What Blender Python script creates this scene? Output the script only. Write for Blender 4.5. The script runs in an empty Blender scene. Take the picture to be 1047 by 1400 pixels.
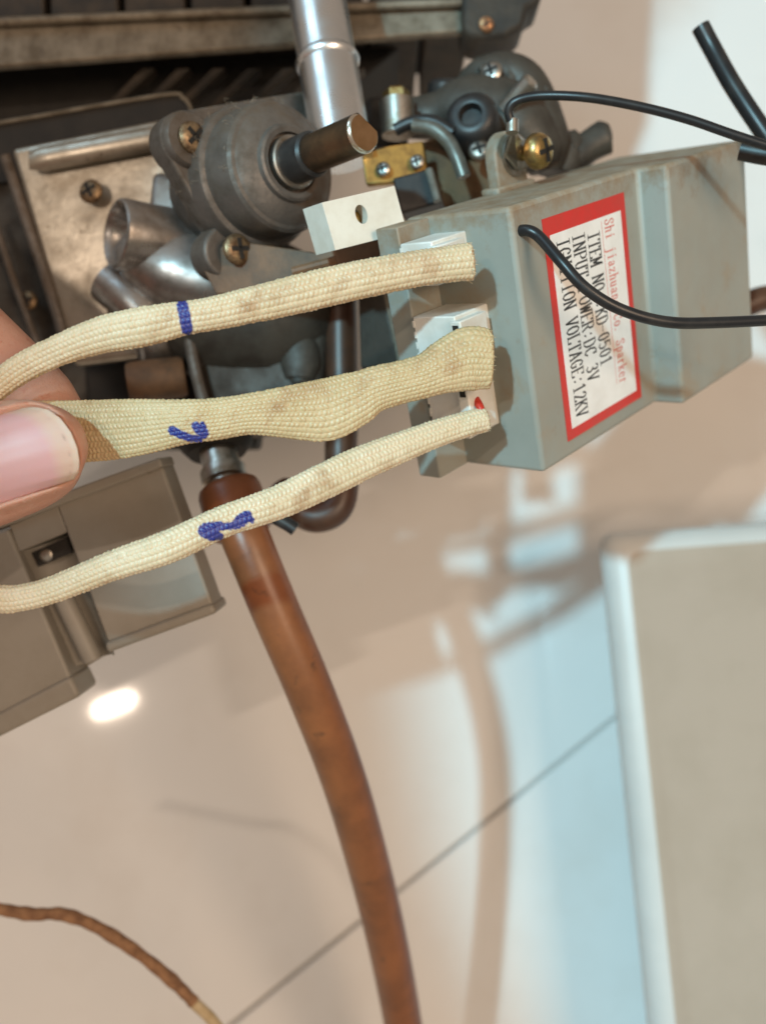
import bpy, math, random
import numpy as np
from mathutils import Vector, Matrix

random.seed(7); rng = np.random.default_rng(7)
scene = bpy.context.scene
F, CX, CY = 1300.0, 523.5, 700.0          # focal length and centre of the 1047x1400 picture, in its pixels

# ------------------------------------------------------------------ camera
cam = bpy.data.cameras.new('camera'); cam_o = bpy.data.objects.new('camera', cam)
scene.collection.objects.link(cam_o); scene.camera = cam_o
cam_o.rotation_euler = (math.pi/2, 0, 0)
cam.sensor_fit = 'VERTICAL'; cam.sensor_height = 36.0; cam.lens = 36.0*F/1400.0
cam.clip_start = 0.005; cam.clip_end = 20
cam.dof.use_dof = True; cam.dof.focus_distance = 0.181; cam.dof.aperture_fstop = 10.5

# ------------------------------------------------------------------ light
world = bpy.data.worlds.new('World'); scene.world = world; world.use_nodes = True
bg = world.node_tree.nodes['Background']; bg.inputs[0].default_value = (1.0, 0.79, 0.61, 1); bg.inputs[1].default_value = 0.27
def area_lamp(name, loc_mm, target_mm, sx, sy, power, color, roll=0.0):
    l = bpy.data.lights.new(name, 'AREA'); l.shape = 'RECTANGLE'; l.size = sx/1000; l.size_y = sy/1000
    l.energy = power; l.color = color
    o = bpy.data.objects.new(name, l); scene.collection.objects.link(o)
    o.location = Vector(loc_mm)/1000
    d = (Vector(target_mm)-Vector(loc_mm)).normalized()
    o.rotation_euler = (d.to_track_quat('-Z', 'Y').to_matrix() @ Matrix.Rotation(roll, 3, 'Z')).to_euler()
    return o
def spot_lamp(name, loc_mm, target_mm, half_deg, blend, radius, power, color):
    l = bpy.data.lights.new(name, 'SPOT'); l.spot_size = math.radians(2*half_deg); l.spot_blend = blend
    l.shadow_soft_size = radius/1000; l.energy = power; l.color = color
    o = bpy.data.objects.new(name, l); scene.collection.objects.link(o); o.location = Vector(loc_mm)/1000
    o.rotation_euler = (Vector(target_mm)-Vector(loc_mm)).to_track_quat('-Z', 'Y').to_euler()
# a torch-like cool lamp at the left behind the camera, a small bulb beside it, a broad warm room lamp at the upper right
spot_lamp('cool_lamp', (-434, -900, 242), (-434+1300*math.tan(math.radians(35)), 400, -40), 16.2, .12, 24, 50.0, (0.42, 0.84, 1.0))
area_lamp('small_bulb', (-468, -900, 69), (0, 300, 0), 62, 10, 1.7, (1.0, 0.80, 0.63), math.radians(25))
area_lamp('warm_lamp', (570, -900, 20), (0, 300, 0), 420, 420, 7.2, (1.0, 0.72, 0.50))
area_lamp('cool_reflection_lamp', (-780, -450, 950), (0, 220, 60), 640, 420, 2.3, (0.50, 0.80, 1.0))  # added unseen cool lamp, gives the pipe and castings their bluish reflections
scene.view_settings.view_transform = 'Standard'; scene.view_settings.look = 'None'
scene.view_settings.exposure = 0.15; scene.view_settings.gamma = 1.0

# ------------------------------------------------------------------ helpers
V = Vector
def P(px, py, d):
    """point in mm: x right, y away from the camera, z up"""
    return V(((px-CX)/F*d, d, (CY-py)/F*d))
def on_plane(px, py, O, e1, e2):
    """(s, t) so that O + s e1 + t e2 lies on the line of sight of the pixel"""
    r = P(px, py, 1.0)
    m = np.array([[e1[i], e2[i], -r[i]] for i in range(3)]); s = np.linalg.solve(m, -np.array(O))
    return float(s[0]), float(s[1])

def link(o): scene.collection.objects.link(o); return o
def thing(name, label, cat, loc, group=None):
    o = link(bpy.data.objects.new(name, None)); o.location = V(loc)/1000
    o.empty_display_size = 0.01; o['label'] = label; o['category'] = cat
    if group: o['group'] = group
    return o
def wloc(o):
    v = V((0, 0, 0))
    while o is not None: v = v+o.location; o = o.parent
    return v*1000

def mesh_obj(name, verts, faces, mat, parent=None, smooth=35, bevel=0, bseg=2, own_loc=None):
    base = wloc(parent) if parent else (V(own_loc) if own_loc is not None else V((0, 0, 0)))
    me = bpy.data.meshes.new(name)
    va = (np.asarray(verts, dtype=float)-np.array(base))/1000
    me.from_pydata(va.tolist(), [], faces); me.update()
    o = link(bpy.data.objects.new(name, me))
    if parent: o.parent = parent
    elif own_loc is not None: o.location = V(own_loc)/1000
    if mat: me.materials.append(mat)
    if smooth:
        me.shade_smooth(); me.set_sharp_from_angle(angle=math.radians(smooth))
    if bevel:
        m = o.modifiers.new('bevel', 'BEVEL'); m.width = bevel/1000; m.segments = bseg; m.limit_method = 'ANGLE'; m.angle_limit = math.radians(40)
        m.harden_normals = False
    return o

class MB:
    def __init__(s): s.v = []; s.f = []
    def add(s, v, f):
        n = len(s.v); s.v += [tuple(p) for p in v]; s.f += [tuple(i+n for i in q) for q in f]; return s
    def ring_loft(s, rings, cap0=True, cap1=True, closed=True):
        n = len(rings[0]); v = [p for r in rings for p in r]; f = []
        for i in range(len(rings)-1):
            for j in range(n if closed else n-1):
                k = (j+1) % n
                f.append((i*n+j, i*n+k, (i+1)*n+k, (i+1)*n+j))
        if cap0: f.append(tuple(range(n-1, -1, -1)))
        if cap1: f.append(tuple((len(rings)-1)*n+j for j in range(n)))
        return s.add(v, f)
    def lathe(s, prof, O, axis, n=40, up=None, cap0=True, cap1=True):
        ax, e1, e2 = frame(axis, up); O = V(O); rings = []
        for t, r in prof:
            rings.append([O+ax*t+(e1*math.cos(a)+e2*math.sin(a))*r for a in (2*math.pi*k/n for k in range(n))])
        return s.ring_loft(rings, cap0, cap1)
    def box(s, O, ex, ey, ez):
        """O corner; three edge vectors"""
        O, ex, ey, ez = V(O), V(ex), V(ey), V(ez)
        if ex.cross(ey).dot(ez) < 0: ex, ey = ey, ex
        v = [O, O+ex, O+ex+ey, O+ey, O+ez, O+ex+ez, O+ex+ey+ez, O+ey+ez]
        return s.add(v, [(3, 2, 1, 0), (4, 5, 6, 7), (0, 1, 5, 4), (1, 2, 6, 5), (2, 3, 7, 6), (3, 0, 4, 7)])
    def prism(s, poly, ext):
        """polygon of points pushed along ext"""
        poly = [V(p) for p in poly]; ext = V(ext)
        nrm = sum(((poly[i]-poly[0]).cross(poly[i+1]-poly[0]) for i in range(1, len(poly)-1)), V((0, 0, 0)))
        if nrm.dot(ext) > 0: poly = poly[::-1]
        return s.ring_loft([[p+ext for p in poly[::1]], poly][::-1], True, True) if False else s._prism(poly, ext)
    def _prism(s, poly, ext):
        n = len(poly); v = poly+[p+ext for p in poly]
        f = [tuple(range(n)), tuple(range(2*n-1, n-1, -1))]
        for j in range(n):
            k = (j+1) % n; f.append((k, j, n+j, n+k))
        return s.add(v, f)
    def tube(s, pts, rad, n=16, sub=6, cap=True):
        pts = catmull([V(p) for p in pts], sub)
        rr = rad if callable(rad) else (lambda u: rad)
        fr = transport(pts); rings = []
        for i, (p, e1, e2) in enumerate(fr):
            r = rr(i/(len(pts)-1))
            rings.append([p+(e1*math.cos(a)+e2*math.sin(a))*r for a in (2*math.pi*k/n for k in range(n))])
        return s.ring_loft(rings, cap, cap)
    def build(s, name, mat, parent=None, **k): return mesh_obj(name, s.v, s.f, mat, parent, **k)

def frame(axis, up=None):
    ax = V(axis).normalized(); u = V(up) if up is not None else (V((0, 0, 1)) if abs(ax.z) < .9 else V((1, 0, 0)))
    e1 = (u-ax*u.dot(ax)).normalized(); return ax, e1, ax.cross(e1)
def catmull(p, sub):
    if len(p) < 3: return [p[0].lerp(p[-1], i/sub) for i in range(sub+1)]
    q = [p[0]*2-p[1]]+p+[p[-1]*2-p[-2]]; out = []
    for i in range(1, len(q)-2):
        for k in range(sub):
            t = k/sub; a, b, c, d = q[i-1:i+3]
            out.append(.5*((2*b)+(c-a)*t+(2*a-5*b+4*c-d)*t*t+(3*b-a-3*c+d)*t*t*t))
    return out+[p[-1]]
def transport(pts):
    out = []; e1 = None
    for i, p in enumerate(pts):
        t = (pts[min(i+1, len(pts)-1)]-pts[max(i-1, 0)]).normalized()
        if e1 is None: e1 = frame(t)[1]
        e1 = (e1-t*e1.dot(t)).normalized(); out.append((p, e1, t.cross(e1)))
    return out
def hull2(pts):
    pts = sorted(set((round(a, 5), round(b, 5)) for a, b in pts))
    def half(ps):
        h = []
        for p in ps:
            while len(h) > 1 and (h[-1][0]-h[-2][0])*(p[1]-h[-2][1])-(h[-1][1]-h[-2][1])*(p[0]-h[-2][0]) <= 0: h.pop()
            h.append(p)
        return h[:-1]
    return half(pts)+half(pts[::-1])
def circ(c, r, n=24): return [(c[0]+r*math.cos(2*math.pi*k/n), c[1]+r*math.sin(2*math.pi*k/n)) for k in range(n)]
def rrect(w, h, r, n=6):
    out = []
    for cx, cy, a0 in ((w-r, h-r, 0), (r, h-r, 90), (r, r, 180), (w-r, r, 270)):
        for k in range(n+1):
            a = math.radians(a0+90*k/n); out.append((cx+r*math.cos(a), cy+r*math.sin(a)))
    return out

# ------------------------------------------------------------------ materials
def mat(name, c1, rough=.5, metal=0.0, c2=None, scale=200, mix=(.4, .65), bump=0.0, bscale=800, dust=None, dust_amt=.6, dust_lo=-.35, c3=None,
        scale3=60, mix3=(.55, .7), rough2=None, sss=0, spec=.5, detail=6, coat=0, metal2=None):
    m = bpy.data.materials.new(name); m.use_nodes = True; nt = m.node_tree; N = nt.nodes; L = nt.links
    b = N['Principled BSDF']; b.inputs['Roughness'].default_value = rough; b.inputs['Metallic'].default_value = metal
    b.inputs['Specular IOR Level'].default_value = spec
    if coat: b.inputs['Coat Weight'].default_value = coat; b.inputs['Coat Roughness'].default_value = .06
    tc = N.new('ShaderNodeTexCoord')
    def noise(s, d=detail):
        n = N.new('ShaderNodeTexNoise'); n.inputs['Scale'].default_value = s; n.inputs['Detail'].default_value = d
        n.inputs['Roughness'].default_value = .62; L.new(tc.outputs['Object'], n.inputs['Vector']); return n.outputs[0]
    def ramp(s, a, z):
        r = N.new('ShaderNodeMapRange'); r.inputs[1].default_value = a; r.inputs[2].default_value = z; r.clamp = True
        L.new(s, r.inputs[0]); return r.outputs[0]
    def mixc(fac, a, c):
        x = N.new('ShaderNodeMix'); x.data_type = 'RGBA'; L.new(fac, x.inputs[0])
        if isinstance(a, tuple): x.inputs[6].default_value = (*a, 1)
        else: L.new(a, x.inputs[6])
        x.inputs[7].default_value = (*c, 1); return x.outputs[2]
    def mixf(fac, a, c):
        x = N.new('ShaderNodeMix'); x.data_type = 'FLOAT'; L.new(fac, x.inputs[0])
        if isinstance(a, (int, float)): x.inputs[2].default_value = a
        else: L.new(a, x.inputs[2])
        x.inputs[3].default_value = c; return x.outputs[0]
    col, ro, me = c1, rough, metal
    if c2 is not None:
        f = ramp(noise(scale), *mix); col = mixc(f, col, c2)
        if rough2 is not None: ro = mixf(f, ro, rough2)
        if metal2 is not None: me = mixf(f, me, metal2)
    if c3 is not None: col = mixc(ramp(noise(scale3), *mix3), col, c3)
    if dust is not None:
        g = N.new('ShaderNodeNewGeometry'); sx = N.new('ShaderNodeSeparateXYZ'); L.new(g.outputs['Normal'], sx.inputs[0])
        up = ramp(sx.outputs[2], dust_lo, .75); n2 = ramp(noise(160), .25, .62)
        mu = N.new('ShaderNodeMath'); mu.operation = 'MULTIPLY'; L.new(up, mu.inputs[0]); L.new(n2, mu.inputs[1])
        m2 = N.new('ShaderNodeMath'); m2.operation = 'MULTIPLY'; L.new(mu.outputs[0], m2.inputs[0]); m2.inputs[1].default_value = dust_amt
        col = mixc(m2.outputs[0], col, dust); ro = mixf(m2.outputs[0], ro, .95); me = mixf(m2.outputs[0], me, 0.0)
    for s, v in (('Base Color', col), ('Roughness', ro), ('Metallic', me)):
        if isinstance(v, tuple): b.inputs[s].default_value = (*v, 1)
        elif isinstance(v, (int, float)): b.inputs[s].default_value = v
        else: L.new(v, b.inputs[s])
    if sss:
        b.inputs['Subsurface Weight'].default_value = sss; b.inputs['Subsurface Radius'].default_value = (1.0, .35, .2); b.inputs['Subsurface Scale'].default_value = .0025
    if bump:
        bp = N.new('ShaderNodeBump'); bp.inputs['Strength'].default_value = bump; bp.inputs['Distance'].default_value = .0004
        L.new(noise(bscale), bp.inputs['Height']); L.new(bp.outputs[0], b.inputs['Normal'])
    m['bsdf'] = b.name
    return m

M = {}
M['tile'] = mat('glazed_tile', (.78, .78, .77), .06, spec=.22, c3=(.73, .72, .70), scale3=22, mix3=(.5, .75), c2=(.76, .765, .76), scale=14)
M['grout'] = mat('grout', (.60, .58, .55), .9, bump=.3)
M['tub'] = mat('white_plastic', (.60, .62, .61), .40, c2=(.55, .57, .56), scale=25)
M['tub_in'] = mat('shade_tinted_plastic', (.39, .34, .285), .55, c2=(.35, .305, .25), scale=25)  # white plastic of the case with its shade put into this beige colour
M['teal'] = mat('grey_green_plastic', (.305, .325, .295), .50, c2=(.265, .28, .25), scale=30, bump=.05, bscale=2500, dust=(.36, .28, .20), dust_amt=1.0, c3=(.30, .25, .18), scale3=85, mix3=(.56, .74))
M['white_pl'] = mat('connector_plastic', (.72, .72, .68), .4, c2=(.62, .60, .54), scale=120)
M['label_white'] = mat('label_paper', (.86, .88, .88), .35, c2=(.78, .79, .78), scale=150)
M['red_ink'] = mat('red_ink', (.62, .03, .025), .4, c2=(.55, .04, .03), scale=300)
M['pink_ink'] = mat('red_letter_ink', (.72, .20, .17), .45, c2=(.62, .12, .10), scale=500)
M['black_ink'] = mat('black_ink', (.03, .033, .036), .45, c2=(.06, .063, .066), scale=500)
M['brass'] = mat('brass', (.42, .28, .09), .42, .9, c2=(.16, .09, .035), scale=300, mix=(.45, .7), rough2=.55)
M['gold_zinc'] = mat('yellow_zinc', (.62, .45, .18), .26, 1.0, c2=(.22, .15, .08), scale=380, rough2=.5, bump=.2, bscale=900)
M['rust_screw'] = mat('rusty_screw', (.34, .24, .14), .42, .8, c2=(.12, .075, .045), scale=450, bump=.4, bscale=1200)
M['cast'] = mat('cast_aluminium', (.19, .18, .17), .32, .85, c2=(.06, .046, .034), scale=170, mix=(.42, .7), rough2=.6, metal2=.4, bump=.25, bscale=1300, dust=(.10, .066, .042), dust_amt=1.0, dust_lo=-.95)
M['bare'] = mat('bare_casting', (.40, .40, .40), .26, .95, c2=(.16, .14, .12), scale=150, mix=(.42, .72), rough2=.45, bump=.12, bscale=700, dust=(.15, .105, .07), dust_amt=.7)
M['cast_dark'] = mat('grimy_casting', (.055, .049, .04), .42, .2, c2=(.028, .021, .015), scale=140, rough2=.65, bump=.3, bscale=900, dust=(.055, .04, .028), dust_amt=.8)
M['cover'] = mat('tarnished_aluminium', (.52, .48, .41), .33, .85, c2=(.27, .225, .17), scale=110, mix=(.42, .75), rough2=.5, c3=(.14, .11, .08), scale3=380, mix3=(.63, .75), bump=.2, bscale=700)
M['rail'] = mat('stained_sheet_metal', (.23, .20, .155), .5, .4, c2=(.11, .088, .06), scale=130, c3=(.10, .08, .06), scale3=300, mix3=(.58, .7), bump=.25, bscale=700)
M['burner'] = mat('sooty_metal', (.022, .019, .016), .6, .2, c2=(.05, .038, .027), scale=120, bump=.4, bscale=600)
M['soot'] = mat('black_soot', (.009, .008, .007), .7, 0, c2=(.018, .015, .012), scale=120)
M['pipe'] = mat('aluminium_tube', (.84, .86, .88), .27, 1.0, c2=(.72, .74, .76), scale=120, rough2=.36, bump=.04)
M['stem'] = mat('bronze_stem', (.20, .13, .075), .34, .9, c2=(.085, .06, .04), scale=120, rough2=.5)
M['stem_face'] = mat('turned_bronze', (.42, .25, .13), .38, .9, c2=(.33, .19, .09), scale=200)
M['stem_edge'] = mat('bright_chamfer', (.78, .72, .62), .22, 1.0)
M['rusty'] = mat('rusty_plate', (.17, .088, .042), .6, 0, c2=(.085, .05, .028), scale=150, bump=.3, bscale=900)
M['lint'] = mat('dust_lint', (.30, .24, .18), .95)
M['rubber'] = mat('black_rubber', (.012, .012, .013), .42, 0, c2=(.028, .026, .025), scale=250)
M['wire'] = mat('black_pvc', (.011, .012, .014), .36, 0, c2=(.032, .03, .028), scale=130, mix=(.5, .75))
M['ceramic'] = mat('cream_ceramic', (.70, .66, .58), .5, 0, c2=(.60, .54, .45), scale=120, c3=(.30, .26, .20), scale3=350, mix3=(.66, .74))
M['hose'] = mat('orange_brown_rubber', (.25, .085, .030), .38, 0, c2=(.15, .052, .021), scale=75, mix=(.38, .72), c3=(.09, .04, .02), scale3=260, mix3=(.62, .75), bump=.12, bscale=500)
M['hose2'] = mat('dark_brown_rubber', (.085, .035, .018), .42, 0, c2=(.05, .024, .015), scale=90)
M['steel'] = mat('zinc_steel', (.50, .49, .46), .32, 1.0, c2=(.26, .22, .17), scale=260, rough2=.5)
M['greybox'] = mat('grey_plastic', (.27, .25, .215), .5, 0, c2=(.235, .215, .18), scale=60, c3=(.15, .115, .08), scale3=130, mix3=(.66, .78), bump=.06, bscale=2500)
M['cable'] = mat('scorched_braid', (.34, .19, .10), .75, 0, c2=(.17, .085, .045), scale=330, bump=.6, bscale=1500)
M['cable_pale'] = mat('cream_braid', (.60, .50, .33), .75, 0, c2=(.45, .35, .2), scale=300, bump=.5, bscale=1500)
M['red_wire'] = mat('red_wire', (.5, .03, .015), .4)
M['skin'] = mat('skin', (.56, .325, .245), .50, 0, c2=(.50, .245, .175), scale=130, mix=(.35, .7), bump=.35, bscale=2200, sss=.25, c3=(.46, .19, .13), scale3=420, mix3=(.56, .72))
M['cloth'] = mat('grey_cloth', (.2, .2, .22), .9, bump=.4, bscale=1500)
M['copper'] = mat('copper_tan', (.46, .24, .12), .4, .7, c2=(.2, .1, .05), scale=300)
M['lever'] = mat('grey_green_steel', (.20, .21, .19), .4, .6, c2=(.12, .11, .09), scale=200)

# sleeve: woven glass fibre, ink taken from a point attribute of the marker strokes
def sleeve_mat(name, c1, c2):
    m = mat(name, c1, .42, 0, c2=c2, scale=90, mix=(.35, .7), c3=(.32, .17, .075), scale3=110, mix3=(.56, .80), spec=.55, sss=.15)
    nt = m.node_tree; N = nt.nodes; L = nt.links; b = N['Principled BSDF']
    src = b.inputs['Base Color'].links[0].from_socket
    at = N.new('ShaderNodeAttribute'); at.attribute_name = 'ink'
    x = N.new('ShaderNodeMix'); x.data_type = 'RGBA'; L.new(at.outputs['Fac'], x.inputs[0]); L.new(src, x.inputs[6])
    x.inputs[7].default_value = (.009, .022, .20, 1)
    L.new(x.outputs[2], b.inputs['Base Color'])
    return m
M['sleeve1'] = sleeve_mat('cream_fibreglass', (.66, .54, .37), (.57, .44, .275))
M['sleeve2'] = sleeve_mat('tan_fibreglass', (.57, .45, .27), (.49, .37, .20))
M['sleeve3'] = sleeve_mat('ivory_fibreglass', (.68, .575, .41), (.57, .46, .295))

# ------------------------------------------------------------------ wall
TH = math.radians(9)
WN = V((0, -math.cos(TH), math.sin(TH))); WO = V((0, 400, 0)); WE1 = V((1, 0, 0)); WE2 = V((0, math.sin(TH), math.cos(TH)))
def on_wall(px, py):
    s, t = on_plane(px, py, WO, WE1, WE2); return WO+WE1*s+WE2*t
g0, g1 = on_wall(540, 1222), on_wall(860, 966)
ge = (g1-g0).normalized(); gp = WN.cross(ge).normalized()
if gp.z < 0: gp = -gp
wall = MB().box(g0-ge*1500-gp*1500-WN*12, ge*3000, gp*3000, WN*9.2).build('wall', M['grout'], own_loc=g0, smooth=0)
wall['kind'] = 'structure'
TW, THh, GAP = 600, 320, 1.3
for i in range(-2, 2):
    for j in range(-2, 2):
        O = g0+ge*(i*TW+TW*.66)+gp*(j*THh)
        MB().box(O+ge*GAP/2+gp*GAP/2-WN*2.6, ge*(TW-GAP), gp*(THh-GAP), WN*2.6).build('tile', M['tile'], wall, bevel=.8, smooth=0)

# ------------------------------------------------------------------ white open tub
def tub():
    O = P(826, 728, 322)
    ex = V((math.cos(.07), .06, math.sin(.07))).normalized(); ez = V((.150, -.10, -1)).normalized(); ez = (ez-ex*ex.dot(ez)).normalized()
    ey = ez.cross(ex)
    if ey.y < 0: ey = -ey
    W, H = 190, 260
    def ring(ins, dep, r): return [O+ex*(ins+u)+ez*(ins+v)+ey*dep for u, v in rrect(W-2*ins, H-2*ins, r)]
    t = thing('plastic_case', 'pale plastic case with soft white edge and shade-tinted front, lower right', 'plastic case', O+ez*H+ex*W*.5)
    R = 8.0; arc = [ring(R-R*math.sin(q), R-R*math.cos(q), 5.0) for q in np.linspace(math.pi/2, .12, 8)]
    MB().ring_loft([ring(9, 30, 3)]+arc, True, False).build('shell', M['tub'], t, smooth=60)
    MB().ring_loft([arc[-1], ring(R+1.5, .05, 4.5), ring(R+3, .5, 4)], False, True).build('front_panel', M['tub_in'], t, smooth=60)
tub()

# ------------------------------------------------------------------ igniter box
BA = V((.674, .631, .385)).normalized(); BH = V((.182, .363, -.914)); BH = (BH-BA*BH.dot(BA)).normalized()
BW = -V((-.716, .686, .130)); BW = (BW-BA*BW.dot(BA)-BH*BW.dot(BH)).normalized()      # outward of the label face
B0 = V((23.9, 180, 57.77)); HH, L1, WW, PP, SS, RR, L2 = 54.3, 47.3, 20.7, 9.5, 6.5, 7.35, 86.0
def B(a, h, w): return B0+BA*a+BH*h+BW*w
def igniter():
    t = thing('igniter_box', 'grey-green plastic spark igniter box with red-bordered printed label', 'igniter box', B(43, HH, -10))
    poly = [(0, 0), (L1, 0), (L1, RR), (L2, RR), (L2, -WW-SS), (0, -WW-SS)]
    MB()._prism([B(a, 0, w) for a, w in poly], BH*HH).build('case', M['teal'], t, bevel=1.0, bseg=3)
    if True:
        o = MB()._prism([B(-PP, .4, -WW), B(.3, .4, -WW), B(.3, .4, -WW-SS+.4), B(-PP, .4, -WW-SS+.4)], BH*(HH-.5)).build('socket_rail', M['teal'], t, bevel=.35)
    # sockets: white plastic housings on the end face
    for h0, hh, a1, w0, w1 in ((3.6, 8.5, 10.5, -19.8, -9.0), (18.2, 10.5, 10.5, -19.8, -6.2), (31.5, 12.5, 10.0, -19.8, -7.5)):
        so = MB().box(B(-a1, h0, w0), BA*(a1+.4), BH*hh, BW*(w1-w0-2.5)).build('socket', M['white_pl'], t, bevel=.3)
        MB().box(B(-a1-.8, h0+.8, w1-3.4), BA*(a1*.8), BH*(hh-1.8), BW*2.8).build('latch', M['white_pl'], so, bevel=.3)
        for k in range(4):
            MB().box(B(-a1-.12, h0+.8+k*(hh-1.6)/4, w0-.15), BA*1.6, BH*((hh-1.6)/4-.9), BW*.5).build('tooth', M['white_pl'], so, smooth=0)
        MB().box(B(-a1-.95, h0+1.6, w1-2.6), BA*.3, BH*1.5, BW*1.4).build('contact_slot', M['soot'], so, smooth=0)
    # mounting ear standing on the top at the back, screw axis along BW
    s, u = on_plane(694, 246, B0, BA, -BW)
    ea, ew = s, -u
    ew = -WW-SS+.6
    ea = min(np.linspace(0, 60, 601), key=lambda a: abs(CX+F*B(a, 0, ew).x/B(a, 0, ew).y-688))
    R = 5.6; hc = -7.0; sh = []
    for k in range(13):
        an = math.pi*k/12; sh.append((ea+R*math.cos(an), hc-R*math.sin(an)))
    sh = [(ea+R, .2)]+sh+[(ea-R, .2)]
    ear = MB().prism([B(a, h, ew) for a, h in sh], BW*3.2).build('mounting_ear', M['teal'], t, bevel=.5)
    MB()._prism([B(ea-7.5, .3, ew-.8), B(ea+7, .3, ew-.8), B(ea+7, .3, ew+4.2), B(ea-7.5, .3, ew+4.2)], -BH*1.6).build('ear_foot', M['teal'], t, bevel=.5)
    C = B(ea+1.2, hc-.2, ew+3.2)
    sc = MB().lathe([(-.5, 1.6), (5.4, 1.6), (5.4, 3.7), (6.0, 3.95), (7.6, 3.8), (8.5, 3.2), (9.0, 2.0), (9.1, .01)], C, BW, 32).build('screw', M['gold_zinc'], t, smooth=40)
    for an in (.5, .5+math.pi/2):
        ax, e1, e2 = frame(BW); d = e1*math.cos(an)+e2*math.sin(an); n = ax.cross(d)
        MB().box(C+BW*8.0-d*2.5-n*.5, d*5, n*1.0, BW*1.25).build('recess', M['soot'], sc, smooth=0)
    MB().lathe([(.1, 1.6), (.1, 4.6), (.9, 4.6), (.9, 1.6)], C, BW, 32, cap0=False, cap1=False).build('washer', M['steel'], t)
    return t, C
IGN, EARC = igniter()

def grime(m, O, axis, length, colr, scale=190, lo=.38, hi=.62):
    nt = m.node_tree; N = nt.nodes; L = nt.links; b = N['Principled BSDF']
    src = b.inputs['Base Color'].links[0].from_socket
    tc = N.new('ShaderNodeTexCoord'); dp = N.new('ShaderNodeVectorMath'); dp.operation = 'DOT_PRODUCT'; sb = N.new('ShaderNodeVectorMath'); sb.operation = 'SUBTRACT'
    L.new(tc.outputs['Object'], sb.inputs[0]); sb.inputs[1].default_value = tuple(V(O)/1000); L.new(sb.outputs[0], dp.inputs[0]); dp.inputs[1].default_value = tuple(axis)
    r = N.new('ShaderNodeMapRange'); r.inputs[1].default_value = length/1000; r.inputs[2].default_value = 0; r.inputs[3].default_value = 0; r.inputs[4].default_value = 1; L.new(dp.outputs['Value'], r.inputs[0])
    n = N.new('ShaderNodeTexNoise'); n.inputs['Scale'].default_value = scale; n.inputs['Detail'].default_value = 8; n.inputs['Roughness'].default_value = .7; L.new(tc.outputs['Object'], n.inputs['Vector'])
    ad = N.new('ShaderNodeMath'); ad.operation = 'MULTIPLY_ADD'; L.new(r.outputs[0], ad.inputs[0]); ad.inputs[1].default_value = .30; L.new(n.outputs[0], ad.inputs[2])
    q = N.new('ShaderNodeMapRange'); q.inputs[1].default_value = lo+.22; q.inputs[2].default_value = hi+.30; L.new(ad.outputs[0], q.inputs[0])
    x = N.new('ShaderNodeMix'); x.data_type = 'RGBA'; L.new(q.outputs[0], x.inputs[0]); L.new(src, x.inputs[6]); x.inputs[7].default_value = (*colr, 1); L.new(x.outputs[2], b.inputs['Base Color'])
grime(M['teal'], B(0, 0, 0)-wloc(IGN), BH, 9, (.235, .16, .095))
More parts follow.
